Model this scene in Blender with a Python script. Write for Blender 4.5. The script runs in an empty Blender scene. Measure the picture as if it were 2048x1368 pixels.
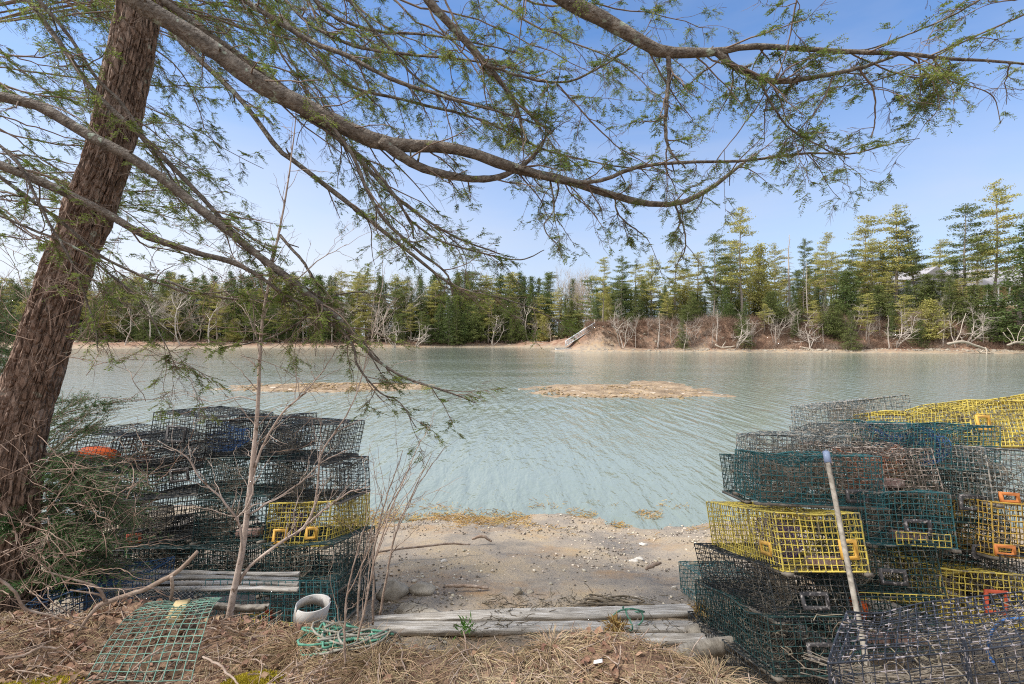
import bpy, math, random
import numpy as np
from mathutils import Vector, Matrix, Euler
rng = np.random.default_rng(7)
random.seed(7)
SC = bpy.context.scene
COL = SC.collection
F, CX, CY, EYE = 1000.0, 1024.0, 678.0, 3.0      # lens in photo pixels, optical centre, eye height above the water
def P(px, py, d):
    """a point d metres ahead seen in that direction"""
    return np.array([(px - CX) / F * d, d, EYE - (py - CY) / F * d])
def G(px, d): return (px - CX) / F * d

# ------------------------------------------------------------------ mesh helpers
class MB:
    def __init__(s): s.V = []; s.F = []; s.n = 0; s.mi = []
    def add(s, V, Fc, mi=0):
        V = np.asarray(V, float).reshape(-1, 3); Fc = np.asarray(Fc, int)
        if len(Fc) == 0: return
        s.V.append(V); s.F.append(Fc + s.n); s.mi.append(mi); s.n += len(V)
    def tube(s, pts, rad, k=6, mi=0, cap=True):
        pts = np.asarray(pts, float); s.tubes(pts[None], np.broadcast_to(np.asarray(rad, float), (len(pts),))[None], k, mi)
        if cap:
            n = len(pts); b = s.n - n * k
            s.F.append(np.array([[b + j for j in range(k)][::-1]])); s.mi.append(mi)
            s.F.append(np.array([[b + (n - 1) * k + j for j in range(k)]])); s.mi.append(mi)
    def tubes(s, PT, R, k=3, mi=0):
        PT = np.asarray(PT, float); M, N, _ = PT.shape
        R = np.broadcast_to(np.asarray(R, float), (M, N))
        T = np.gradient(PT, axis=1); T /= np.linalg.norm(T, axis=2, keepdims=True) + 1e-12
        main = PT[:, -1] - PT[:, 0] + 1e-9
        ref = np.zeros((M, 3)); ref[np.arange(M), np.argmin(np.abs(main), axis=1)] = 1
        A = np.cross(T, ref[:, None, :]); A /= np.linalg.norm(A, axis=2, keepdims=True) + 1e-12
        B = np.cross(T, A)
        th = np.arange(k) / k * 2 * np.pi
        V = PT[:, :, None, :] + R[:, :, None, None] * (A[:, :, None, :] * np.cos(th)[None, None, :, None] + B[:, :, None, :] * np.sin(th)[None, None, :, None])
        m, n, j = np.meshgrid(np.arange(M), np.arange(N - 1), np.arange(k), indexing='ij')
        b = (m * N + n) * k; j2 = (j + 1) % k
        Fc = np.stack([b + j, b + j2, b + k + j2, b + k + j], -1).reshape(-1, 4)
        s.add(V.reshape(-1, 3), Fc, mi)
    def quads(s, C, U, W, mi=0):
        """one quad each: centre C, half vectors U and W"""
        V = np.stack([C - U - W, C + U - W, C + U + W, C - U + W], 1).reshape(-1, 3)
        s.add(V, np.arange(len(V)).reshape(-1, 4), mi)
    def leaves(s, B, D, W, mi=0):
        """pointed blades: base B, along D, half width W"""
        V = np.stack([B, B + .45 * D - W, B + D, B + .45 * D + W], 1).reshape(-1, 3)
        s.add(V, np.arange(len(V)).reshape(-1, 4), mi)
    def box(s, a, b, mi=0):
        (x0, y0, z0), (x1, y1, z1) = a, b
        V = [(x0,y0,z0),(x1,y0,z0),(x1,y1,z0),(x0,y1,z0),(x0,y0,z1),(x1,y0,z1),(x1,y1,z1),(x0,y1,z1)]
        s.add(V, [(0,3,2,1),(4,5,6,7),(0,1,5,4),(1,2,6,5),(2,3,7,6),(3,0,4,7)], mi)
    def build(s, name, mats, parent=None, smooth=False, loc=None, rot=None):
        me = bpy.data.meshes.new(name)
        if s.V:
            V = np.concatenate(s.V)
            me.vertices.add(len(V)); me.vertices.foreach_set('co', V.ravel())
            loops = np.concatenate([f.ravel() for f in s.F])
            starts, mi, o = [], [], 0
            for f, m in zip(s.F, s.mi):
                n, k = f.shape; starts.append(o + np.arange(n) * k); mi.append(np.full(n, m)); o += n * k
            starts = np.concatenate(starts); mi = np.concatenate(mi)
            me.loops.add(len(loops)); me.loops.foreach_set('vertex_index', loops)
            me.polygons.add(len(starts)); me.polygons.foreach_set('loop_start', starts)
            me.polygons.foreach_set('material_index', mi)
            if smooth: me.polygons.foreach_set('use_smooth', np.ones(len(starts), bool))
            me.update(calc_edges=True); me.validate()
        for m in (mats if isinstance(mats, (list, tuple)) else [mats]): me.materials.append(m)
        return link(name, me, parent, loc, rot)
def link(name, data, parent=None, loc=None, rot=None):
    o = bpy.data.objects.new(name, data); COL.objects.link(o)
    if parent: o.parent = parent
    if loc is not None: o.location = loc
    if rot is not None: o.rotation_euler = rot
    return o
def tag(o, label=None, cat=None, group=None, kind=None):
    if label: o['label'] = label
    if cat: o['category'] = cat
    if group: o['group'] = group
    if kind: o['kind'] = kind
    return o
def empty(name, loc=(0,0,0), rot=(0,0,0)):
    o = link(name, None, None, loc, rot); o.empty_display_size = .1; return o
def copy_tree(o, parent=None):
    c = o.copy(); COL.objects.link(c)
    if parent: c.parent = parent
    for ch in o.children: copy_tree(ch, c)
    return c
def spline(pts, n):
    """Catmull-Rom through control rows, n samples even in chord length"""
    p = np.asarray(pts, float)
    if len(p) == 2: return p[0] + (p[1] - p[0]) * np.linspace(0, 1, n)[:, None]
    q = np.vstack([2 * p[0] - p[1], p, 2 * p[-1] - p[-2]])
    c = np.r_[0, np.cumsum(np.linalg.norm(np.diff(p[:, :3], axis=0), axis=1) + 1e-9)]
    t = np.linspace(0, c[-1], n); i = np.clip(np.searchsorted(c, t, side='right') - 1, 0, len(p) - 2)
    u = ((t - c[i]) / (c[i + 1] - c[i]))[:, None]
    a, b, d, e = q[i], q[i + 1], q[i + 2], q[i + 3]
    return .5 * (2 * b + (d - a) * u + (2 * a - 5 * b + 4 * d - e) * u ** 2 + (3 * b - a - 3 * d + e) * u ** 3)
def _h(ix, iy, s):
    n = (ix * 374761393 + iy * 668265263 + s * 974634253) & 0x7fffffff
    n = ((n ^ (n >> 13)) * 1274126177) & 0x7fffffff
    return ((n ^ (n >> 16)) & 0xffff) / 65535.0
def vnoise(x, y, s=0):
    x = np.asarray(x, float); y = np.asarray(y, float)
    ix = np.floor(x).astype(np.int64); iy = np.floor(y).astype(np.int64); fx = x - ix; fy = y - iy
    fx = fx * fx * (3 - 2 * fx); fy = fy * fy * (3 - 2 * fy)
    return ((_h(ix, iy, s) * (1 - fx) + _h(ix + 1, iy, s) * fx) * (1 - fy) + (_h(ix, iy + 1, s) * (1 - fx) + _h(ix + 1, iy + 1, s) * fx) * fy) * 2 - 1
def fbm(x, y, o=4, s=0):
    r = 0; a = 1; f = 1
    for k in range(o): r = r + a * vnoise(np.asarray(x) * f + 17.3 * k, np.asarray(y) * f - 9.1 * k, s + k); a *= .5; f *= 2.03
    return r
def sstep(a, b, x):
    t = np.clip((x - a) / (b - a), 0, 1); return t * t * (3 - 2 * t)
def unit(v): return v / (np.linalg.norm(v, axis=-1, keepdims=True) + 1e-12)
def jitter_line(a, b, n, amp, r=rng):
    """a wavering line from a to b"""
    a = np.asarray(a, float); b = np.asarray(b, float)
    t = np.linspace(0, 1, n); w = np.cumsum(r.normal(0, 1, (n, 3)), 0); w -= w[0] + (w[-1] - w[0]) * t[:, None]
    return a + (b - a) * t[:, None] + w * amp

# ------------------------------------------------------------------ materials
def lin(r, g, b):
    f = lambda c: ((c / 255 + .055) / 1.055) ** 2.4 if c > 10 else c / 255 / 12.92
    return (f(r), f(g), f(b), 1)
def mat(name, cols, scale=8, detail=6, stretch=(1, 1, 1), rough=.85, spec=.25, bump=0, bscale=None, island=0, transl=0, coord='Object', crust=None, crust_amt=.55, crust_scale=40, distort=0, metal=0, bdist=.02):
    m = bpy.data.materials.new(name); m.use_nodes = True
    nt = m.node_tree; N = nt.nodes; L = nt.links; N.clear()
    out = N.new('ShaderNodeOutputMaterial'); bs = N.new('ShaderNodeBsdfPrincipled')
    tc = N.new('ShaderNodeTexCoord'); mp = N.new('ShaderNodeMapping'); mp.inputs['Scale'].default_value = stretch
    L.new(tc.outputs[coord], mp.inputs[0])
    no = N.new('ShaderNodeTexNoise'); no.inputs['Scale'].default_value = scale; no.inputs['Detail'].default_value = detail; no.inputs['Roughness'].default_value = .62; no.inputs['Distortion'].default_value = distort
    L.new(mp.outputs[0], no.inputs['Vector'])
    cr = N.new('ShaderNodeValToRGB'); el = cr.color_ramp.elements
    n = len(cols)
    for i, c in enumerate(cols):
        p = .3 + .4 * i / max(1, n - 1)
        e = el[i] if i < 2 else el.new(p)
        e.position = p; e.color = c
    if n == 1: el[1].color = cols[0]
    L.new(no.outputs['Fac'], cr.inputs[0]); c = cr.outputs[0]
    if crust:
        n2 = N.new('ShaderNodeTexNoise'); n2.inputs['Scale'].default_value = crust_scale; n2.inputs['Detail'].default_value = 3
        L.new(tc.outputs[coord], n2.inputs['Vector'])
        r2 = N.new('ShaderNodeValToRGB'); r2.color_ramp.elements[0].position = crust_amt; r2.color_ramp.elements[1].position = crust_amt + .06
        L.new(n2.outputs['Fac'], r2.inputs[0])
        mx = N.new('ShaderNodeMixRGB'); L.new(r2.outputs[0], mx.inputs[0]); L.new(c, mx.inputs[1]); mx.inputs[2].default_value = crust; c = mx.outputs[0]
    if island:
        ge = N.new('ShaderNodeNewGeometry'); hs = N.new('ShaderNodeHueSaturation')
        mr = N.new('ShaderNodeMapRange'); mr.inputs[3].default_value = 1 - island; mr.inputs[4].default_value = 1 + island
        L.new(ge.outputs['Random Per Island'], mr.inputs[0]); L.new(mr.outputs[0], hs.inputs['Value'])
        mr2 = N.new('ShaderNodeMapRange'); mr2.inputs[3].default_value = .5 - island * .05; mr2.inputs[4].default_value = .5 + island * .05
        mm = N.new('ShaderNodeMath'); mm.operation = 'FRACT'; mu = N.new('ShaderNodeMath'); mu.operation = 'MULTIPLY'; mu.inputs[1].default_value = 17.7
        L.new(ge.outputs['Random Per Island'], mu.inputs[0]); L.new(mu.outputs[0], mm.inputs[0]); L.new(mm.outputs[0], mr2.inputs[0]); L.new(mr2.outputs[0], hs.inputs['Hue'])
        L.new(c, hs.inputs['Color']); c = hs.outputs[0]
    L.new(c, bs.inputs['Base Color'])
    bs.inputs['Roughness'].default_value = rough; bs.inputs['Specular IOR Level'].default_value = spec; bs.inputs['Metallic'].default_value = metal
    if bump:
        nb = N.new('ShaderNodeTexNoise'); nb.inputs['Scale'].default_value = bscale or scale * 2; nb.inputs['Detail'].default_value = 5
        L.new(mp.outputs[0], nb.inputs['Vector'])
        b = N.new('ShaderNodeBump'); b.inputs['Strength'].default_value = bump; b.inputs['Distance'].default_value = bdist
        L.new(nb.outputs['Fac'], b.inputs['Height']); L.new(b.outputs[0], bs.inputs['Normal'])
    sh = bs.outputs[0]
    if transl:
        tr = N.new('ShaderNodeBsdfTranslucent'); L.new(c, tr.inputs[0]); ms = N.new('ShaderNodeMixShader'); ms.inputs[0].default_value = transl
        L.new(sh, ms.inputs[1]); L.new(tr.outputs[0], ms.inputs[2]); sh = ms.outputs[0]
    L.new(sh, out.inputs[0])
    return m
MT = {}
def bark_mat():
    m = mat('hemlock_bark', [lin(98,79,67), lin(132,109,94), lin(158,138,124)], 9, 8, (1.6, 1.6, .6), crust=lin(146,142,126), crust_amt=.66, crust_scale=14)
    nt = m.node_tree; N = nt.nodes; L = nt.links; bs = [n for n in N if n.type == 'BSDF_PRINCIPLED'][0]; tc = [n for n in N if n.type == 'TEX_COORD'][0]
    mp = N.new('ShaderNodeMapping'); mp.inputs['Rotation'].default_value = (0, math.radians(-15), 0); mp.inputs['Scale'].default_value = (25, 25, 11); L.new(tc.outputs['Object'], mp.inputs[0])
    dn = N.new('ShaderNodeTexNoise'); dn.inputs['Scale'].default_value = .55; dn.inputs['Detail'].default_value = 4; L.new(mp.outputs[0], dn.inputs['Vector'])
    mx = N.new('ShaderNodeMixRGB'); mx.blend_type = 'ADD'; mx.inputs[0].default_value = 1.6; L.new(mp.outputs[0], mx.inputs[1]); L.new(dn.outputs['Color'], mx.inputs[2])
    vo = N.new('ShaderNodeTexVoronoi'); vo.feature = 'DISTANCE_TO_EDGE'; vo.inputs['Scale'].default_value = 1; L.new(mx.outputs[0], vo.inputs['Vector'])
    r = N.new('ShaderNodeMapRange'); r.inputs[2].default_value = .22; L.new(vo.outputs['Distance'], r.inputs[0])
    n2 = N.new('ShaderNodeTexNoise'); n2.inputs['Scale'].default_value = 60; n2.inputs['Detail'].default_value = 6; L.new(tc.outputs['Object'], n2.inputs['Vector'])
    ad = N.new('ShaderNodeMath'); ad.operation = 'MULTIPLY_ADD'; ad.inputs[1].default_value = .35; L.new(n2.outputs['Fac'], ad.inputs[0]); L.new(r.outputs[0], ad.inputs[2])
    bp = N.new('ShaderNodeBump'); bp.inputs['Distance'].default_value = .022; L.new(ad.outputs[0], bp.inputs['Height']); L.new(bp.outputs[0], bs.inputs['Normal'])
    return m
MT['bark'] = bark_mat()
MT['limb'] = mat('limb_bark', [lin(74,66,58), lin(108,98,88), lin(146,136,124)], 26, 8, bump=1, bscale=80, bdist=.02, crust=lin(150,158,140), crust_amt=.62, crust_scale=16)
MT['twig'] = mat('twig_bark', [lin(104,88,76), lin(132,114,100)], 10, 3)
MT['needle'] = mat('hemlock_needles', [lin(84,104,44), lin(112,128,58), lin(140,148,74)], 3, 3, island=.3, transl=.5, rough=.6)
MT['spruceneedle'] = mat('spruce_needles', [lin(58,88,48), lin(82,116,62)], 3, 3, island=.3, transl=.25, rough=.6)
MT['sapling'] = mat('sapling_bark', [lin(138,120,106), lin(174,156,142), lin(194,178,166)], 20, 6, (1, 1, .5), bump=.4, bscale=60, crust=lin(112,92,76), crust_amt=.6, crust_scale=22)
MT['stem'] = mat('shrub_bark', [lin(116,98,84), lin(148,128,112), lin(176,160,146)], 18, 6, bump=.6, bscale=50, bdist=.01)
MT['bramble'] = mat('bramble_bark', [lin(108,86,72), lin(136,114,98), lin(156,138,124)], 6, 4)
MT['pine'] = mat('pine_needles', [lin(136,136,72), lin(162,156,88), lin(182,170,104)], .35, 2, island=.3, transl=.3)
MT['pinedark'] = mat('pine_needles_dark', [lin(88,98,54), lin(116,122,68)], .35, 2, island=.3, transl=.3)
MT['spruce'] = mat('spruce_far', [lin(74,90,50), lin(106,118,64)], .35, 2, island=.3, transl=.3)
MT['fartrunk'] = mat('far_trunk', [lin(112,100,90), lin(152,140,128)], 2, 4)
MT['bare'] = mat('bare_twigs', [lin(158,146,134), lin(184,172,160)], 1, 3, island=.12)
MT['brush'] = mat('brush_twigs', [lin(112,84,68), lin(140,116,98), lin(164,150,138)], .12, 3, island=.2)
MT['wood'] = mat('weathered_wood', [lin(96,88,78), lin(134,126,114), lin(160,152,140)], 6, 7, (6, 1, 6), bump=.4, bscale=10, bdist=.004)
MT['runner'] = mat('grimy_wood', [lin(78,72,64), lin(108,100,90), lin(134,126,114)], 6, 7, (6, 1, 6), bump=.4, bscale=10, bdist=.004)
MT['woodx'] = mat('weathered_timber', [lin(110,102,92), lin(166,158,146), lin(206,200,192)], 9, 8, (.5, 7, 7), bump=.5, bscale=9, bdist=.006)
MT['woodtan'] = mat('tan_wood', [lin(170,148,108), lin(190,170,128)], 8, 6, (5, 1, 5))
MT['driftwood'] = mat('driftwood', [lin(140,126,110), lin(184,172,156)], 4, 6, bump=.5)
MT['rock'] = mat('rock', [lin(118,108,96), lin(154,144,128), lin(176,166,150)], 7, 8, bump=.8, bscale=14, bdist=.02)
MT['palestone'] = mat('pale_stone', [lin(180,172,160), lin(206,200,190)], 20, 5, bump=.3)
MT['whiteplastic'] = mat('white_plastic', [lin(180,176,170), lin(204,200,194)], 5, 4, rough=.45, crust=lin(170,162,150), crust_amt=.66, crust_scale=18)
MT['brick'] = mat('ballast_brick', [lin(118,84,74), lin(150,124,114), lin(168,152,144)], 26, 5, bump=.5)
def wire(name, c, crust=(112,104,92), amt=.54, sc=30):
    k = lambda f: lin(*[min(255, v * f) for v in c])
    return mat(name, [k(.82), k(1), k(1.12)], 5, 3, rough=.6, spec=.35, crust=lin(*crust), crust_amt=amt, crust_scale=sc, bump=.3, bscale=200)
W = dict(
    yellow=wire('yellow_wire', (204,182,84), (126,116,90), .54, 22),
    yelloworange=wire('amber_wire', (182,148,64), (120,104,78), .53, 22),
    dark=wire('black_wire', (38,42,43), (104,98,88), .55, 26),
    darkgreen=wire('dark_green_wire', (34,62,60), (106,102,92), .54, 26),
    teal=wire('teal_wire', (46,94,96), (118,114,104), .545, 26),
    blue=wire('blue_wire', (40,72,104), (110,110,104), .62),
    grey=wire('fouled_grey_wire', (96,104,104), (160,152,140), .5),
    brown=wire('fouled_brown_wire', (92,82,74), (160,146,134), .5),
    purple=wire('slate_wire', (44,48,56), (146,138,138), .56),
    panel=wire('green_panel_wire', (98,132,116), (136,136,118), .54),
    panelteal=wire('teal_panel_wire', (40,98,98), (96,112,100), .64))
MT['ventorange'] = mat('orange_plastic', [lin(186,108,54), lin(206,130,70)], 9, 3, rough=.5)
MT['ventamber'] = mat('amber_plastic', [lin(204,154,62), lin(216,168,84)], 9, 3, rough=.5)
MT['ventred'] = mat('red_orange_plastic', [lin(186,76,48), lin(202,96,64)], 9, 3, rough=.5)
MT['ventblack'] = mat('black_plastic', [lin(52,52,54), lin(84,80,78)], 14, 4, rough=.6, crust=lin(150,142,136), crust_amt=.57, crust_scale=60)
MT['netgrey'] = mat('grey_twine', [lin(112,104,92), lin(150,138,122)], 30, 3)
MT['netorange'] = mat('rust_twine', [lin(160,98,70), lin(178,120,90)], 30, 3)
MT['netblue'] = mat('blue_twine', [lin(44,78,136), lin(70,112,160)], 30, 3)
MT['netpurple'] = mat('purple_twine', [lin(84,66,100), lin(110,90,120)], 30, 3)
MT['weed'] = mat('dried_weed', [lin(74,68,56), lin(112,102,86), lin(134,122,102)], 12, 3, island=.3)
MT['buoyorange'] = mat('orange_buoy', [lin(226,92,36), lin(238,110,48)], 6, 3, rough=.5)
MT['buoylime'] = mat('lime_buoy', [lin(196,214,70), lin(208,224,90)], 6, 3, rough=.5)
MT['ropegreen'] = mat('green_rope', [lin(66,116,96), lin(104,150,128)], 40, 3, bump=.6, bscale=220, bdist=.004)
MT['ropegrey'] = mat('grey_rope', [lin(112,106,94), lin(152,148,136)], 40, 3, bump=.6, bscale=220, bdist=.004)
MT['bluetape'] = mat('blue_tape', [lin(112,124,150), lin(134,146,168)], 10, 3, rough=.4)
MT['straw'] = mat('dry_grass', [lin(128,104,80), lin(172,148,116), lin(198,178,146)], 2, 3, island=.45, transl=.2)
MT['leaf'] = mat('dead_leaves', [lin(104,78,62), lin(134,104,84), lin(164,136,112)], 3, 3, island=.35, transl=.15)
MT['moss'] = mat('moss', [lin(128,118,30), lin(166,150,44), lin(184,166,60)], 14, 4, island=.2)
MT['weedgreen'] = mat('green_weed', [lin(80,118,50), lin(104,140,66)], 10, 3, transl=.3)
MT['rockweed'] = mat('rockweed', [lin(104,88,70), lin(140,120,96), lin(170,150,124)], 1.2, 9, bump=1, bscale=8, bdist=.1, crust=lin(186,172,154), crust_amt=.63, crust_scale=1.5)
MT['wrack'] = mat('ochre_wrack', [lin(126,98,54), lin(168,136,82), lin(192,164,110)], 2, 4, island=.3)
MT['rubble'] = mat('weedy_stone', [lin(112,94,68), lin(150,126,90), lin(176,156,128)], .9, 5, island=.18)
MT['roof'] = mat('roof_shingle', [lin(150,146,148), lin(168,164,166)], 2, 3)
MT['housewall'] = mat('pale_clapboard', [lin(198,200,192), lin(212,214,206)], 1, 3)
MT['housetrim'] = mat('white_trim', [lin(226,226,222), lin(236,236,232)], 1, 2)
MT['glass'] = mat('window_glass', [lin(60,72,76), lin(84,98,104)], .6, 2, rough=.1, spec=.6)
MT['green'] = mat('green_panel', [lin(84,120,104), lin(98,134,118)], 1, 2)
MT['metal'] = mat('pale_metal', [lin(188,190,190), lin(206,208,208)], 3, 2, rough=.4)
MT['slate'] = mat('dark_board', [lin(70,72,76), lin(96,98,102)], 9, 4)
# ------------------------------------------------------------------ camera, sun, sky
cam = bpy.data.cameras.new('camera'); co = link('camera', cam, None, (0, 0, EYE), (math.radians(90), 0, 0))
cam.sensor_width = 36; cam.lens = 36 * F / 2048; cam.clip_end = 6000; cam.clip_start = .05
cam.shift_y = -(684 - CY) / 2048
SC.camera = co
SUN_AZ, SUN_EL = math.radians(-99), math.radians(48)     # azimuth from the view direction, to the left
S = Vector((math.sin(SUN_AZ) * math.cos(SUN_EL), math.cos(SUN_AZ) * math.cos(SUN_EL), math.sin(SUN_EL)))
sl = bpy.data.lights.new('sun', 'SUN'); sl.energy = 4.3; sl.angle = math.radians(7); sl.color = (1, .965, .91)
so = link('sun', sl); so.rotation_euler = S.to_track_quat('Z', 'Y').to_euler()
wd = bpy.data.worlds.new('World'); SC.world = wd; wd.use_nodes = True
nt = wd.node_tree; N = nt.nodes; L = nt.links; N.clear()
sky = N.new('ShaderNodeTexSky'); sky.sky_type = 'NISHITA'; sky.sun_disc = False; sky.sun_elevation = SUN_EL; sky.sun_rotation = SUN_AZ
sky.air_density = 1.0; sky.dust_density = .5; sky.ozone_density = 1.2
tc = N.new('ShaderNodeTexCoord'); mp = N.new('ShaderNodeMapping'); mp.inputs['Scale'].default_value = (1.2, 1.2, 5)
L.new(tc.outputs['Generated'], mp.inputs[0])
no = N.new('ShaderNodeTexNoise'); no.inputs['Scale'].default_value = 1.7; no.inputs['Detail'].default_value = 7; no.inputs['Roughness'].default_value = .55; no.inputs['Distortion'].default_value = .6
L.new(mp.outputs[0], no.inputs['Vector'])
cr = N.new('ShaderNodeValToRGB'); cr.color_ramp.elements[0].position = .38; cr.color_ramp.elements[1].position = .75
cr.color_ramp.elements[0].color = (0, 0, 0, 1); cr.color_ramp.elements[1].color = (.6, .6, .6, 1)
L.new(no.outputs['Fac'], cr.inputs[0])
sx = N.new('ShaderNodeSeparateXYZ'); L.new(tc.outputs['Generated'], sx.inputs[0])
mr = N.new('ShaderNodeMapRange'); mr.inputs[1].default_value = 0; mr.inputs[2].default_value = .48; mr.inputs[3].default_value = .8; mr.inputs[4].default_value = .0
L.new(sx.outputs[2], mr.inputs[0])
ad = N.new('ShaderNodeMath'); ad.operation = 'MULTIPLY_ADD'; ad.inputs[1].default_value = .34; ad.use_clamp = True
L.new(cr.outputs[0], ad.inputs[0]); L.new(mr.outputs[0], ad.inputs[2])
mx = N.new('ShaderNodeMixRGB'); L.new(ad.outputs[0], mx.inputs[0]); tn = N.new('ShaderNodeMixRGB'); tn.blend_type = 'MULTIPLY'; tn.inputs[0].default_value = 1; tn.inputs[2].default_value = (.75, 1.08, 1.42, 1); L.new(sky.outputs[0], tn.inputs[1]); L.new(tn.outputs[0], mx.inputs[1]); mx.inputs[2].default_value = (4.6, 4.75, 5.3, 1)   # thin high cloud
def rng_(sock, a, b_, lo, hi):
    q = N.new('ShaderNodeMapRange'); q.inputs[1].default_value = a; q.inputs[2].default_value = b_; q.inputs[3].default_value = lo; q.inputs[4].default_value = hi; L.new(sock, q.inputs[0]); return q.outputs[0]
mm_ = N.new('ShaderNodeMath'); mm_.operation = 'MULTIPLY'; L.new(rng_(sx.outputs[0], .05, -.5, 0, .85), mm_.inputs[0]); L.new(rng_(sx.outputs[2], .04, .42, 1, 0), mm_.inputs[1])
mx3 = N.new('ShaderNodeMixRGB'); L.new(mm_.outputs[0], mx3.inputs[0]); L.new(mx.outputs[0], mx3.inputs[1]); mx3.inputs[2].default_value = (6.2, 6.4, 6.8, 1); mx = mx3   # whiter haze towards the sun
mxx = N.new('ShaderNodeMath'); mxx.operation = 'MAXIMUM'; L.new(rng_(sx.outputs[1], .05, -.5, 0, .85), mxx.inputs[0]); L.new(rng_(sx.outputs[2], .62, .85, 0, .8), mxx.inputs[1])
mx2 = N.new('ShaderNodeMixRGB'); L.new(mxx.outputs[0], mx2.inputs[0]); L.new(mx.outputs[0], mx2.inputs[1]); mx2.inputs[2].default_value = (9, 9.1, 9.4, 1); mx = mx2   # unseen bright white overhead and behind the camera, added as ambient fill
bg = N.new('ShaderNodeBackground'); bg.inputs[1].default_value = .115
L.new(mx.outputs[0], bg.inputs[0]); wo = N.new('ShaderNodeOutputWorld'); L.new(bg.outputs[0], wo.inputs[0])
vs = SC.view_settings; vs.view_transform = 'Standard'; vs.look = 'None'; vs.gamma = 1; vs.exposure = 0.48
SC.cycles.filter_width = 1.1; SC.cycles.use_denoising = False; SC.cycles.use_adaptive_sampling = False; SC.cycles.max_bounces = 6; SC.cycles.diffuse_bounces = 3; SC.cycles.glossy_bounces = 3; SC.cycles.transparent_max_bounces = 8; SC.cycles.caustics_reflective = False; SC.cycles.caustics_refractive = False

# ------------------------------------------------------------------ ground
SHORE = np.array([(420, 60), (240, 78), (160, 87), (102, 101), (78, 108), (57, 113), (38, 115.5), (22, 118), (13, 119.5), (10, 123), (12, 134), (20, 150), (14, 172), (0, 184), (-30, 182), (-70, 172), (-120, 160), (-190, 148), (-420, 130), (-420, 900), (420, 900)], float)
def shore_dist(x, y):
    d = np.full(np.shape(x), 1e9); ins = np.zeros(np.shape(x), bool); n = len(SHORE)
    for i in range(n):
        a = SHORE[i]; b = SHORE[(i + 1) % n]; e = b - a
        t = np.clip(((x - a[0]) * e[0] + (y - a[1]) * e[1]) / (e @ e), 0, 1)
        d = np.minimum(d, np.hypot(x - a[0] - t * e[0], y - a[1] - t * e[1]))
        c = ((a[1] > y) != (b[1] > y)) & (x < e[0] * (y - a[1]) / (e[1] if e[1] else 1e-9) + a[0]); ins ^= c
    return np.where(ins, d, -d)
def bank_amt(x, y):
    lip = np.interp(x, [-6, -3.4, -2.2, -1.2, -.4, .5, .95, 1.3, 2.2, 5], [3.4, 3.4, 3.25, 3.0, 2.72, 2.82, 2.6, 2.15, 1.75, 1.6]) + .08 * fbm(x * 2.2, y * .3, 3, 5)
    return 1 - sstep(-.25, .22, y - lip)
def near_z(x, y):
    b = np.interp(y, [-9, 0, 3, 3.7, 5, 6.5, 8.35, 10, 14, 25, 60, 90], [1.1, 1.0, .76, .67, .49, .27, 0, -.22, -.55, -1.0, -2, -2.2])
    b = b + .045 * fbm(x * .7, y * .7, 3, 2) + .1 * sstep(3, 7, y) * (1 - sstep(9, 12, y)) * np.cos((x - .3) * 1.15 + .7) * .55
    top = 1.47 - .13 * np.clip(y - 2, 0, 2) + .06 * fbm(x * 1.3, y * 1.3, 3, 9) + .05 * np.exp(-((x - .35) / .45) ** 2 - ((y - 2.8) / .4) ** 2)
    k = bank_amt(x, y)
    return b * (1 - k) + np.maximum(top, b) * k
def far_z(x, y):
    s = shore_dist(x, y) + 1.2 * fbm(x * .12, y * .12, 3, 11)
    top = np.interp(x, [-200, -60, 0, 14, 19, 26, 60, 100, 140], [3, 2.6, 2.2, 3.2, 6.0, 6.8, 7.6, 8.6, 9.2])
    right = sstep(4, 16, x) * (1 - sstep(146, 156, y - x * .1))
    toe = np.interp(s, [0, 5, 8], [0, .9, 1.5]); w = np.interp(x, [11, 22, 40, 70, 110], [3, 3.5, 5, 9, 12]); s0 = np.interp(x, [14, 20, 32, 70], [2.6, 2.6, 3, 5])
    z = toe + (top - 1.5) * sstep(s0, s0 + w, s) * (.35 + .65 * right) + np.clip(s - 14, 0, 60) * np.interp(x, [0, 60, 110], [.03, .05, .13]) * right + np.clip(s - 30, 0, 400) * .03
    z = z + .35 * fbm(x * .3, y * .3, 3, 12) * sstep(3, 9, s)
    return np.where(s > 0, z, np.maximum(-2.2, s * .12))
def ground_z(x, y):
    x = np.asarray(x, float); y = np.asarray(y, float)
    return np.where(y < 50, near_z(x, y), far_z(x, y))
ux = np.arange(-6.2, 6.2, .029); gx = 1.7 * np.sinh(ux)
u1 = np.arange(0, 5.65, .026); gy = np.r_[4 - 1.2 * np.sinh(np.arange(.03, 2.9, .05))[::-1], 4 + 1.9 * np.sinh(u1)]
X, Y = np.meshgrid(gx, gy); Z = ground_z(X, Y)
near = (Y < 11)
Z = Z + near * (.012 * fbm(X * 6, Y * 6, 3, 21) + .006 * fbm(X * 23, Y * 23, 2, 22))
b = MB(); nx, ny = len(gx), len(gy)
i, j = np.meshgrid(np.arange(nx - 1), np.arange(ny - 1))
q = (j * nx + i).ravel(); b.add(np.stack([X, Y, Z], -1).reshape(-1, 3), np.stack([q, q + 1, q + nx + 1, q + nx], 1))
sd = shore_dist(X, Y)
zone = np.zeros((ny, nx, 4)); zone[..., 3] = 1
zone[..., 0] = bank_amt(X, Y) * (Y < 50)
zone[..., 1] = (Y > 50) * sstep(2.4, 3.8, sd + 1.2 * fbm(X * .12, Y * .12, 3, 11))
zone[..., 2] = (Y > 50) * sstep(17, 22, sd + 1.5 * fbm(X * .1, Y * .1, 2, 31)) * sstep(14, 24, X)
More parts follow.
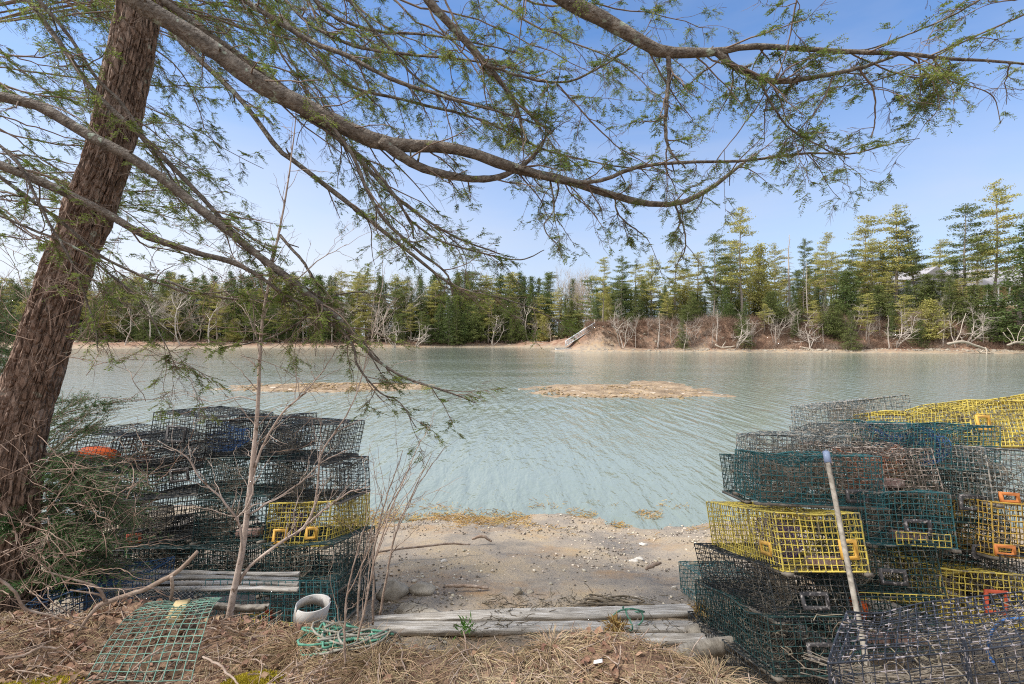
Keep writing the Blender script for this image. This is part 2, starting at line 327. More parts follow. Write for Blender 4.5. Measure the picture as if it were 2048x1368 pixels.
def ground_mat():
    m = bpy.data.materials.new('ground'); m.use_nodes = True; nt = m.node_tree; N = nt.nodes; L = nt.links
    bs = N['Principled BSDF']; at = N.new('ShaderNodeVertexColor'); at.layer_name = 'zone'; sp = N.new('ShaderNodeSeparateColor'); L.new(at.outputs[0], sp.inputs[0])
    tc = N.new('ShaderNodeTexCoord')
    def noise(sc, det=6, ro=.6, st=None):
        n = N.new('ShaderNodeTexNoise'); n.inputs['Scale'].default_value = sc; n.inputs['Detail'].default_value = det; n.inputs['Roughness'].default_value = ro
        if st:
            mp = N.new('ShaderNodeMapping'); mp.inputs['Scale'].default_value = st; L.new(tc.outputs['Object'], mp.inputs[0]); L.new(mp.outputs[0], n.inputs['Vector'])
        else: L.new(tc.outputs['Object'], n.inputs['Vector'])
        return n.outputs['Fac']
    def ramp(f, stops):
        r = N.new('ShaderNodeValToRGB'); e = r.color_ramp.elements
        for k, (p, c) in enumerate(stops):
            q = e[k] if k < 2 else e.new(p)
            q.position = p; q.color = c
        L.new(f, r.inputs[0]); return r.outputs[0]
    def mixc(f, a, b, mode='MIX'):
        mx = N.new('ShaderNodeMixRGB'); mx.blend_type = mode
        for k, v in enumerate((f, a, b)):
            if isinstance(v, (int, float)): mx.inputs[k].default_value = v
            elif isinstance(v, tuple): mx.inputs[k].default_value = v
            else: L.new(v, mx.inputs[k])
        return mx.outputs[0]
    mud = ramp(noise(1.1, 9, .68), [(.36, lin(138,131,123)), (.5, lin(174,161,144)), (.64, lin(192,173,143))])
    grit = ramp(noise(42, 4, .7), [(.36, lin(96,86,76)), (.47, lin(205,198,186)), (.62, lin(210,196,176))])
    mud = mixc(.55, mud, mixc(1, mud, grit, 'MULTIPLY'))
    rust = ramp(noise(.8, 6, .7, (1, 1.6, 1)), [(.52, (0,0,0,1)), (.68, (1,1,1,1))])
    mud = mixc(mixc(.7, (0,0,0,1), rust), mud, lin(160,124,80))
    duff = ramp(noise(14, 8, .75), [(.35, lin(88,66,52)), (.5, lin(126,99,80)), (.65, lin(160,132,106))])
    bluff = ramp(noise(.5, 8, .7), [(.36, lin(104,78,62)), (.5, lin(132,102,82)), (.64, lin(156,130,108))])
    lawn = ramp(noise(.3, 5), [(.4, lin(168,142,98)), (.6, lin(188,164,116))])
    c = mixc(sp.outputs[0], mud, duff); c = mixc(sp.outputs[1], c, bluff); c = mixc(sp.outputs[2], c, lawn)
    L.new(c, bs.inputs['Base Color'])
    wet = ramp(noise(.9, 5, .6, (1, 1, 1)), [(.45, (.42,)*3 + (1,)), (.6, (.85,)*3 + (1,))])
    L.new(mixc(sp.outputs[0], mixc(sp.outputs[1], wet, (.9,.9,.9,1)), (.95,.95,.95,1)), bs.inputs['Roughness'])
    bp = N.new('ShaderNodeBump'); bp.inputs['Strength'].default_value = .8; bp.inputs['Distance'].default_value = .03
    L.new(mixc(.5, noise(16, 8, .7), noise(60, 4, .7)), bp.inputs['Height']); L.new(bp.outputs[0], bs.inputs['Normal'])
    bs.inputs['Specular IOR Level'].default_value = .35
    return m
go = b.build('ground', ground_mat(), smooth=True); tag(go, kind='structure')
ca = go.data.color_attributes.new('zone', 'FLOAT_COLOR', 'POINT'); ca.data.foreach_set('color', zone.ravel())

# ------------------------------------------------------------------ water
def water_mat():
    m = bpy.data.materials.new('water'); m.use_nodes = True; nt = m.node_tree; N = nt.nodes; L = nt.links
    bs = N['Principled BSDF']; tc = N.new('ShaderNodeTexCoord')
    bs.inputs['Base Color'].default_value = lin(125,133,121); bs.inputs['Roughness'].default_value = .06; bs.inputs['IOR'].default_value = 1.5; bs.inputs['Specular IOR Level'].default_value = .5
    def mapping(rot, sc):
        mp = N.new('ShaderNodeMapping'); mp.inputs['Rotation'].default_value = (0, 0, math.radians(rot)); mp.inputs['Scale'].default_value = sc
        L.new(tc.outputs['Object'], mp.inputs[0]); return mp.outputs[0]
    def noise(v, sc, det, ro=.5, dist=0):
        n = N.new('ShaderNodeTexNoise'); n.inputs['Scale'].default_value = sc; n.inputs['Detail'].default_value = det; n.inputs['Roughness'].default_value = ro; n.inputs['Distortion'].default_value = dist
        L.new(v, n.inputs['Vector']); return n.outputs['Fac']
    w = N.new('ShaderNodeTexWave'); w.wave_type = 'BANDS'; w.bands_direction = 'X'; w.inputs['Scale'].default_value = .62; w.inputs['Distortion'].default_value = 4; w.inputs['Detail'].default_value = 2; w.inputs['Detail Scale'].default_value = .35
    L.new(mapping(-20, (1, .5, 1)), w.inputs['Vector'])
    a = noise(mapping(-20, (1, .2, 1)), 2.4, 3, .55, .3)
    c = noise(mapping(-28, (1, .45, 1)), 6.5, 3, .6)
    patch = noise(mapping(0, (.05, .1, 1)), 1.0, 3)
    pr = N.new('ShaderNodeMapRange'); pr.inputs[1].default_value = .38; pr.inputs[2].default_value = .62; pr.inputs[3].default_value = .15; pr.inputs[4].default_value = 1.1; L.new(patch, pr.inputs[0])
    def mul(x, k):
        q = N.new('ShaderNodeMath'); q.operation = 'MULTIPLY'
        L.new(x, q.inputs[0])
        if isinstance(k, float): q.inputs[1].default_value = k
        else: L.new(k, q.inputs[1])
        return q.outputs[0]
    def add(x, y):
        q = N.new('ShaderNodeMath'); q.operation = 'ADD'; L.new(x, q.inputs[0]); L.new(y, q.inputs[1]); return q.outputs[0]
    h = add(add(mul(w.outputs['Fac'], .006), mul(a, .09)), mul(mul(c, .036), pr.outputs[0]))
    bp = N.new('ShaderNodeBump'); bp.inputs['Strength'].default_value = 1; bp.inputs['Distance'].default_value = 1.0
    L.new(h, bp.inputs['Height']); L.new(bp.outputs[0], bs.inputs['Normal'])
    return m
b = MB(); b.add([(-1500, -40, 0), (1500, -40, 0), (1500, 1500, 0), (-1500, 1500, 0)], [(0, 1, 2, 3)])
tag(b.build('water', water_mat()), kind='structure')
def islet(px0, px1, py, dep, h, seed):
    d = EYE / (py - CY) * F; x0, x1 = G(px0, d), G(px1, d); n, m = 150, 60
    u, v = np.meshgrid(np.linspace(-1, 1, n), np.linspace(-1, 1, m)); x = (x0 + x1) / 2 + u * (x1 - x0) / 2 * 1.1; y = d + dep * (v + 1) / 2 * 1.3
    r = u ** 2 + v ** 2; z = h * (1 - r) * (.8 + .5 * fbm(x * .5, y * .5, 3, seed)) + .05 * fbm(x * 1.3, y * 1.3, 4, seed + 3) - .02
    b = MB(); q = np.arange(n * m).reshape(m, n); b.add(np.stack([x, y, z], -1).reshape(-1, 3), np.stack([q[:-1, :-1], q[:-1, 1:], q[1:, 1:], q[1:, :-1]], -1).reshape(-1, 4))
    return tag(b.build('islet_terrain', MT['rockweed'], smooth=True), kind='structure')
islet(1060, 1485, 799, 6.5, .2, 40)
islet(400, 850, 785, 5, .14, 44)
islet(1300, 1420, 784, 6, .16, 48)
# ------------------------------------------------------------------ wire lobster traps
def grid_wires(U, V, Wh, p=.0385):
    nu, nv, nw = [max(2, round(q / p)) for q in (U, V, Wh)]
    us, vs_, ws = np.linspace(0, U, nu + 1), np.linspace(0, V, nv + 1), np.linspace(0, Wh, nw + 1)
    lines = []
    def per(a, b): return [(x, y) for i, x in enumerate(a) for j, y in enumerate(b) if i in (0, len(a) - 1) or j in (0, len(b) - 1)]
    for v, w in per(vs_, ws): lines.append(((0, v, w), (U, v, w)))
    for u, w in per(us, ws): lines.append(((u, 0, w), (u, V, w)))
    for u, v in per(us, vs_): lines.append(((u, v, 0), (u, v, Wh)))
    return np.array(lines)
def panel_wires(U, Wd, p):
    nu, nv = max(1, round(U / p)), max(1, round(Wd / p)); L = []
    for u in np.linspace(0, U, nu + 1): L.append(((u, 0, 0), (u, Wd, 0)))
    for v in np.linspace(0, Wd, nv + 1): L.append(((0, v, 0), (U, v, 0)))
    return np.array(L)
def subdiv(lines, n): return lines[:, 0, None] + (lines[:, 1] - lines[:, 0])[:, None] * np.linspace(0, 1, n)[None, :, None]
def vent_frame(w, h, bd, th):
    o = [(-w/2, -h/2), (w/2, -h/2), (w/2, h/2), (-w/2, h/2)]; i = [(-w/2+bd, -h/2+bd), (w/2-bd, -h/2+bd), (w/2-bd, h/2-bd), (-w/2+bd, h/2-bd)]
    V = [(x, y, z) for y in (-th/2, th/2) for ring in (o, i) for (x, z) in ring]; Fc = []
    for k in range(4):
        k2 = (k + 1) % 4
        Fc += [(k, k2, 4 + k2, 4 + k), (8 + k, 12 + k, 12 + k2, 8 + k2), (k, 8 + k, 8 + k2, k2), (4 + k, 4 + k2, 12 + k2, 12 + k)]
    return np.array(V, float), np.array(Fc)
def trap(label, bx, by, d, U=.53, V=1.2, H=.33, yaw=0, pitch=14, roll=0, col='darkgreen', vents=(), net='netgrey', wreck=1.35, runner=True, brick=None, weed=1., seed=None, group=None, rad=.0022, patch=None, parts=True, skew=0):
    r = np.random.default_rng(seed if seed is not None else int(bx * 7 + by * 13 + d * 101))
    t = empty('lobster_trap', P(bx, by, d), [math.radians(q) for q in (-pitch, roll, yaw)])
    tag(t, label, 'lobster trap', group)
    ph = r.uniform(0, 6.3, (6,)); fr = r.uniform(2.5, 7, (6,)); am = r.uniform(.002, .009, (3,)) * wreck; sag = r.uniform(.005, .035) * wreck
    shear = r.uniform(-.03, .03, 2) * wreck
    dent = [(r.uniform(0, U), r.uniform(0, V), r.uniform(.02, .05) * wreck) for _ in range(2)]
    def bend(p):
        u, v, w = p[..., 0], p[..., 1], p[..., 2]; q = p.copy()
        q[..., 0] += am[0] * np.sin(fr[0] * v + ph[0] + 5 * w) + shear[0] * w / H + skew * v / V
        q[..., 1] += am[1] * np.sin(fr[1] * u + ph[1] + 4 * w) + shear[1] * w / H
        k = w / H
        q[..., 2] += am[2] * np.sin(fr[2] * v + ph[2]) * k - k * sag * np.sin(np.pi * np.clip(u / U, 0, 1)) * np.sin(np.pi * np.clip(v / V, 0, 1))
        for (a, c, e) in dent: q[..., 2] -= k * e * np.exp(-((u - a) ** 2 + (v - c) ** 2) / .02)
        return q
    L = subdiv(grid_wires(U, V, H), 9)
    keep = r.random(len(L)) > .012 * wreck; L = L[keep]
    L = bend(L) + r.normal(0, .0017 * wreck, L.shape)
    b = MB(); R = rad * r.uniform(.85, 1.25, (len(L), 1)) * (1 + .35 * r.random((len(L), 9)))
    b.tubes(L, R, 4)
    # inner partition of the same mesh, and heavier corner wires
    longV = V >= U
    c0 = .42 * (V if longV else U)
    pw = panel_wires(U if longV else V, H, .0385); pw = pw[:, :, [0, 2, 1]]
    if longV: pw[..., 1] = c0
    else: pw = pw[..., [1, 0, 2]]; pw[..., 0] = c0
    b.tubes(bend(subdiv(pw, 5)), rad * .95, 3)
    e = []
    for (v, w) in ((0, 0), (0, H), (V, 0), (V, H)): e.append(((0, v, w), (U, v, w)))
    for (u, w) in ((0, 0), (0, H), (U, 0), (U, H)): e.append(((u, 0, w), (u, V, w)))
    for (u, v) in ((0, 0), (U, 0), (0, V), (U, V)): e.append(((u, v, 0), (u, v, H)))
    e = bend(subdiv(np.array(e, float), 15)); b.tubes(e, rad * (1.5 + .9 * r.random((12, 15))), 5)
    b.build('cage', W[col], t)
    if not parts: return t
    if runner:
        for s in (0, 1):
            rb = MB(); wd, th = .042, .02
            if longV: x = -.004 if s == 0 else U - wd + .004; rb.box((x, -.03 + r.uniform(-.02, .02), -th - .003), (x + wd, V + .02, -.003))
            else: y = -.004 if s == 0 else V - wd + .004; rb.box((-.03, y, -th - .003), (U + .03, y + wd, -.003))
            rb.build('wood_runner', MT['runner'], t)
    for (face, a, c, m, *sz) in vents:
        w, h = sz if sz else (.15, .088)
        VV, FF = vent_frame(w, h, .022, .012)
        if face == 'left': VV = np.stack([VV[:, 1], -VV[:, 0], VV[:, 2]], 1); VV += [-.004, a * V, c * H]
        elif face == 'top': VV = np.stack([VV[:, 0], VV[:, 2], VV[:, 1]], 1); VV += [a * U, .1, H]
        else: VV += [a * U, -.004, c * H]
        vb = MB(); vb.add(bend(VV), FF); vb.build('escape_vent', MT[m], t)
    if net:
        n = 22
        for (ax, flip) in ((.2, 1), (.75, -1)):
            nb = MB()
            th = np.linspace(0, 2 * np.pi, n, endpoint=False); cv = ax * V
            base = np.stack([np.full(n, 0.02 if flip > 0 else U - .02), cv + .2 * np.cos(th) * min(1, V), H * (.5 + .46 * np.sin(th))], 1)
            ring = np.stack([np.full(n, U * (.45 if flip > 0 else .55)), cv + .07 * np.cos(th + .5), H * (.5 + .2 * np.sin(th + .5))], 1)
            tt = np.linspace(0, 1, 6)[None, :, None]
            for k in (1, -1):
                st = base[:, None] * (1 - tt) + np.roll(ring, 2 * k, 0)[:, None] * tt; st[..., 2] -= .035 * np.sin(np.pi * tt[..., 0]); st += r.normal(0, .004, st.shape)
                nb.tubes(st, .0016, 3)
            for f in (.3, .6, 1):
                c = base * (1 - f) + ring * f; nb.tube(np.vstack([c, c[:1]]), .0018 if f < 1 else .004, 4, cap=False)
            nb.build('twine_head', MT[net], t)
    if brick:
        for (u, v, w) in brick:
            bb = MB(); bb.box((u, v, .012), (u + .2, v + .09, .075)); o = bb.build('ballast_brick', MT['brick'], t)
            mo = o.modifiers.new('edge', 'BEVEL'); mo.width = .008; mo.segments = 2
    if weed:
        wb = MB(); n = int(150 * weed); a = r.random((n, 3)) ** [1, 1, 1.7] * [U, V, H * .9]
        dirs = unit(r.normal(0, 1, (n, 3)) * [1, 1, .55]) * r.uniform(.03, .13, (n, 1))
        tt = np.linspace(0, 1, 5)[None, :, None]; S_ = a[:, None] + dirs[:, None] * tt + np.cumsum(r.normal(0, .008, (n, 5, 3)), 1)
        S_ = np.clip(S_, .006, np.array([U, V, H]) - .006)
        wb.tubes(S_, r.uniform(.0008, .0034, (n, 1)), 3)
        tag(wb.build('dried_weed', MT['weed'], t), kind='stuff')
    if patch:
        (u0, u1, w0, w1, pc) = patch
        pl = panel_wires(u1 - u0, w1 - w0, .0385)[:, :, [0, 2, 1]] + [u0, -.011, w0]
        pb = MB(); pb.tubes(subdiv(pl, 4), .0029, 4); pb.build('wire_patch', W[pc], t)
    return t
GR, GL = 'traps in the pile on the right', 'traps in the pile on the left'
def R_(label, *a, **k):
    k['weed'] = k.get('weed', 1) * 1.1; return trap(label, *a, group=GR, **k)
def L_(label, *a, **k):
    k['weed'] = k.get('weed', 1) * .55; return trap(label, *a, group=GL, **k)
# right pile, front column
R_('bright yellow wire trap at the front corner of the right pile, pole leaning across it', 1568, 1143, 3.1, .53, 1.2, .345, -1, 15, 0, 'yellow', [('left', .16, .32, 'ventamber'), ('front', .8, .38, 'ventamber', .11, .12)], net='netpurple', brick=[(.2, .04, 0)], rad=.0028, wreck=.7)
R_('black wire trap directly beneath the bright yellow trap with the leaning pole', 1556, 1243, 3.02, .53, 1.2, .30, 1, 16, 0, 'dark', [('front', .48, .36, 'ventblack', .17, .1)], weed=1.6)
R_('dark teal wire trap second below the bright yellow trap, flat wood strip under its side', 1549, 1352, 2.93, .53, 1.25, .31, 0, 16, 0, 'darkgreen', [('front', .55, .4, 'ventblack', .16, .1)], weed=1.8)
R_('black wire trap at the very bottom of the front column of the right pile', 1540, 1462, 2.86, .53, 1.25, .31, 0, 15, 0, 'dark')
R_('low green wire trap jutting toward the beach, lowest and farthest out of the right pile', 1470, 1300, 3.9, .5, 1.1, .42, 2, 12, 0, 'teal', wreck=1.3)
R_('teal wire trap lying on the bright yellow trap, rope tangled behind its mesh', 1520, 1004, 3.5, .82, .46, .335, -5, 8, 1, 'teal', [('front', .78, .2, 'ventblack', .15, .09)], weed=3, wreck=1.3)
R_('fouled grey-green trap behind the teal trap that lies on the bright yellow trap', 1512, 952, 3.95, .7, .46, .33, -5, 8, 0, 'grey', weed=2, wreck=1.5)
R_('dark green trap sticking out on the water side behind the bright yellow trap', 1490, 1000, 4.2, .5, .5, .34, -3, 8, 0, 'darkgreen')
# second column
R_('teal wire trap with a yellow wire strip wired below its black vent', 1738, 1087, 3.3, .55, 1.15, .34, -4, 12, 2, 'teal', [('front', .58, .35, 'ventblack', .17, .1)], brick=[(.25, .1, 0)], patch=(.17, .51, .005, .085, 'yellow'), weed=1.4)
R_('dark trap with a row of yellow mesh along its bottom edge', 1716, 1194, 3.2, .55, 1.15, .335, -3, 13, 1, 'darkgreen', [('front', .45, .4, 'ventblack', .17, .1)], patch=(.0, .55, -.01, .03, 'yellow'))
R_('dark trap in deep shade beneath the trap edged with yellow mesh', 1708, 1302, 3.12, .55, 1.15, .32, -2, 13, 0, 'darkgreen', brick=[(.1, .1, 0), (.3, .06, 0)])
R_('brown fouled trap with rust coloured twine and a pinkish brick inside', 1690, 984, 3.62, .68, .5, .32, -3, 8, -1, 'brown', net='netorange', weed=2.5, wreck=1.3, brick=[(.28, .08, 0)])
R_('grey fouled trap behind the rust twine trap, sagging in the middle', 1655, 930, 4.15, .7, .5, .33, -3, 8, 0, 'grey', weed=2, wreck=1.6)
# third column
R_('dark teal trap with a big grey crusted vent beside the netting trap', 1876, 1042, 3.6, .44, 1.1, .36, -4, 10, 3, 'darkgreen', [('front', .5, .4, 'ventblack', .18, .11)])
R_('dark trap with a crusted vent just above the small yellow trap', 1882, 1140, 3.55, .44, 1.1, .34, -4, 12, 2, 'darkgreen', [('front', .6, .42, 'ventblack', .15, .1)])
R_('small yellow wire trap low in the right pile with a red-orange vent inside', 1884, 1240, 3.3, .53, 1.1, .32, -6, 13, 3, 'yellow', [('front', .62, .45, 'ventred', .14, .15)], rad=.0027)
R_('teal trap stuffed with blue twine under the topmost yellow traps', 1742, 923, 4.15, .82, .55, .33, -6, 8, 1, 'teal', [('front', .35, .15, 'ventblack', .18, .1)], net='netblue', weed=1.2)
R_('blue-green trap with bent bars standing in front of the topmost yellow trap', 1868, 935, 3.85, .48, .9, .35, -5, 10, 3, 'teal', net='netblue')
# right edge
R_('grey trap draped with loose pale netting at the right edge of the pile', 1984, 1006, 3.5, .53, 1.1, .38, -6, 10, 3, 'grey', [('front', .2, .12, 'ventorange', .13, .075)], weed=3, wreck=1.4)
R_('amber yellow trap with an orange vent beneath the netting trap', 1990, 1112, 3.4, .53, 1.1, .36, -6, 12, 3, 'yelloworange', [('front', .12, .12, 'ventorange', .13, .075)], rad=.0027)
R_('dark fouled trap under the amber yellow trap, mostly hidden', 2012, 1216, 3.35, .53, 1.1, .34, -6, 12, 2, 'dark')
R_('topmost yellow trap on the right pile with an amber vent in its end', 1945, 892, 4.0, .56, 1.3, .37, 3, 14, 1, 'yellow', [('front', .18, .5, 'ventamber', .12, .13)], net='netgrey', weed=1.2, rad=.0026)
R_('yellow trap at the right edge of the pile beside the topmost one', 2082, 886, 4.0, .56, 1.3, .4, 0, 14, 1, 'yellow', weed=1, rad=.0026)
R_('pale grey trap farthest back on top of the right pile', 1712, 862, 5.1, .6, 1.1, .3, 2, 10, -6, 'grey', weed=1.5, wreck=1.6)
R_('teal trap beneath the topmost yellow trap at the back of the pile', 1830, 960, 4.6, .6, 1.1, .33, 0, 10, 0, 'teal')
R_('dark trap deep in the middle of the right pile, behind the vented ones', 1800, 1050, 4.6, .6, 1.1, .33, 0, 10, 0, 'darkgreen', parts=False)
R_('dark trap at the bottom of the right pile, behind the small yellow one', 1815, 1140, 4.5, .6, 1.1, .33, 0, 10, 0, 'darkgreen', parts=False)
# the trap lying close by on the bank
n0 = trap('large slate-purple wire trap lying close by on the bank, pink crust on its edges', 1682, 1535, 1.59, 1.15, .46, .30, 4, 12, -3, 'purple', group=None, net='netgrey', weed=1.2, wreck=1.3, rad=.0018, runner=False, skew=.4)
# left pile
L_('dark green trap at the beach-side corner of the left pile, above a matching one', 528, 1187, 3.85, .53, 1.2, .35, 0, 14, 0, 'darkgreen', weed=2)
L_('dark green trap at ground level under the corner trap of the left pile', 524, 1262, 3.76, .53, 1.2, .34, 0, 14, 0, 'darkgreen', [('left', .1, .2, 'ventred')], weed=2)
L_('yellow wire trap in the left pile with amber vents', 527, 1096, 4.2, .53, 1.15, .36, -1, 13, -2, 'yellow', [('front', .25, .25, 'ventamber', .12, .12), ('front', .75, .3, 'ventamber', .1, .1)], net='netpurple', rad=.0027, weed=1.4)
L_('dark green trap beside the corner trap behind the sapling, left pile', 388, 1190, 3.9, .53, 1.2, .35, 1, 13, 0, 'darkgreen', weed=2)
L_('dark trap right behind the slatted bench, left pile', 244, 1192, 3.95, .53, 1.2, .35, 1, 13, 0, 'darkgreen', weed=1.5)
L_('dark trap behind the bench end next to the spruce, left pile', 100, 1195, 4.0, .53, 1.2, .35, 2, 12, 1, 'dark')
L_('dark trap two rows above the bench with an orange vent in its corner', 235, 1090, 4.2, .62, 1.1, .35, 2, 10, -4, 'dark', [('front', .2, .12, 'ventred', .13, .075)])
L_('dark green trap between the sapling stem and the yellow trap in the left pile', 385, 1085, 4.2, .6, 1.1, .36, 0, 12, -2, 'darkgreen', brick=[(.3, .1, 0)], weed=1.8)
L_('black trap in the left pile resting on the yellow trap, pale runner under its end', 530, 1003, 4.4, .68, .75, .34, -3, 9, -1, 'dark', weed=2)
L_('dark trap in the left pile third row, behind the sapling fork', 398, 996, 4.45, .65, .9, .34, 0, 9, -2, 'darkgreen', weed=2)
L_('black trap in the left pile with a square vent showing water through it', 238, 1002, 4.5, .7, .9, .33, 1, 8, -6, 'dark', [('front', .8, .5, 'ventblack', .17, .12)], net=None, weed=.4)
L_('dark trap in the left pile behind the spruce tips', 80, 1010, 4.5, .65, .9, .33, 1, 8, 4, 'dark', net=None, weed=.5)
L_('black tilted trap at the top of the left pile with a large open vent', 296, 902, 4.75, .62, 1.0, .36, -4, 4, 5, 'dark', [('front', .4, .5, 'ventblack', .19, .15)], net=None, weed=.7, wreck=1.3)
L_('black trap on top of the left pile behind the sapling, blue twine inside', 408, 912, 4.75, .66, 1.0, .34, 0, 5, -1, 'dark', net='netblue', weed=1.6, wreck=1.5)
L_('black trap at the beach-side end of the top row of the left pile', 512, 916, 4.7, .68, .8, .36, -4, 7, 3, 'dark', weed=1.6, wreck=1.3)
L_('black trap beside the hemlock trunk holding the orange and lime buoys', 92, 936, 4.7, .62, 1.0, .35, -2, 6, 5, 'dark', net=None, weed=.6)
L_('black trap between the buoy trap and the tilted top trap', 216, 940, 4.9, .55, 1.0, .34, -4, 6, 4, 'dark', net='netorange', weed=1.4)
L_('dark trap low in the left pile with a red-orange vent among the spruce twigs', 150, 1168, 4.1, .55, 1.1, .33, 5, 10, -8, 'dark', [('front', .3, .15, 'ventred', .2, .1)])
L_('blue wire trap on the bank under the bramble, half buried in sticks', 50, 1270, 3.1, .6, .5, .24, 8, 6, -4, 'blue', rad=.0017, weed=.8, runner=False, net=None)
L_('dark trap at the foot of the left pile behind the brambles', 40, 1130, 4.2, .6, 1.1, .35, 3, 10, 0, 'dark')
# ------------------------------------------------------------------ hemlocks overhanging the bank
def trace(rows, d0, d1, n=26, wob=.0):
    """rows of (px, py, width px) -> world points and radii, depth running d0..d1"""
    rows = [tuple(q) for q in rows]
    k = len(rows); c = np.r_[0, np.cumsum([math.hypot(rows[i+1][0]-rows[i][0], rows[i+1][1]-rows[i][1]) for i in range(k-1)])]; c /= c[-1]
    pts = []
    for (x, y, w), t in zip(rows, c):
        d = d0 + (d1 - d0) * t; pts.append([*P(x, y, d), w * d / 2000 * (.86 if w < 56 else 1) / (1 + ((x - CX) / F) ** 2) ** .4])
    s = spline(pts, n); s[:, 3] = np.maximum(s[:, 3], .0015)
    return s[:, :3], s[:, 3]
hem = empty('hemlock_tree', (-2.75, 3.35, 1.1)); tag(hem, 'big leaning hemlock with furrowed brown trunk beside the left trap pile', 'tree')
hem2 = empty('hemlock_tree', (-3.3, -1.0, 1.2)); tag(hem2, 'hemlock beyond the frame whose thick limbs cross in front of the leaning trunk', 'tree')
bpy.context.view_layer.update()
def child(b, name, m, par, smooth=True):
    for k in range(len(b.V)): b.V[k] = b.V[k] - np.array(par.location)
    return b.build(name, m, par, smooth)
# trunk with real bark ridges
def trunk(rows, d0, d1, par, ext=None):
    p, r = trace(rows, d0, d1, 320); k = 180
    if ext is not None: pass
    T = np.gradient(p, axis=0); T = unit(T); A = unit(np.cross(T, [0, 1, 0])); B = np.cross(T, A); th = np.arange(k) / k * 2 * np.pi
    s = np.r_[0, np.cumsum(np.linalg.norm(np.diff(p, axis=0), axis=1))]
    TT, SS = np.meshgrid(th, s)
    cx, cy = np.cos(TT), np.sin(TT)
    wv = fbm(cx * 2 + SS * .9, cy * 2 - SS * .7, 3, 3) * .7
    rid = np.clip(3.2 * np.abs(fbm(cx * 4.6 + SS * .5, cy * 4.6 - SS * .62, 4, 3)), 0, 1) ** .7; plate = fbm(cx * 12 + SS * 5, cy * 12 - SS * 6, 4, 8)
    rr = r[:, None] * (1 + .05 * fbm(cx * 1.3, SS * 1.1 + cy, 2, 6)) + .02 * (rid - .8) + .011 * plate
    V = p[:, None] + rr[..., None] * (A[:, None] * cx[..., None] + B[:, None] * cy[..., None])
    q = np.arange(len(p) * k).reshape(len(p), k); q2 = np.roll(q, -1, 1)
    b = MB(); b.add(V.reshape(-1, 3), np.stack([q[:-1], q2[:-1], q2[1:], q[1:]], -1).reshape(-1, 4)); return child(b, 'trunk', MT['bark'], par)
trunk([(420, -620, 36), (345, -280, 52), (308, -120, 60), (274, 40, 82), (232, 250, 86), (190, 390, 93), (130, 555, 98), (78, 722, 105), (40, 840, 112), (20, 960, 122), (4, 1080, 142), (-8, 1160, 180), (-20, 1230, 240)], 3.5, 3.3, hem)
b = MB(); zz = np.linspace(.8, 11, 40); b.tube(np.column_stack([-3.3 + .05 * np.sin(zz), -1.0 + .03 * zz, zz]), np.interp(zz, [.8, 1.6, 11], [.42, .3, .1]), 40); child(b, 'trunk', MT['bark'], hem2)
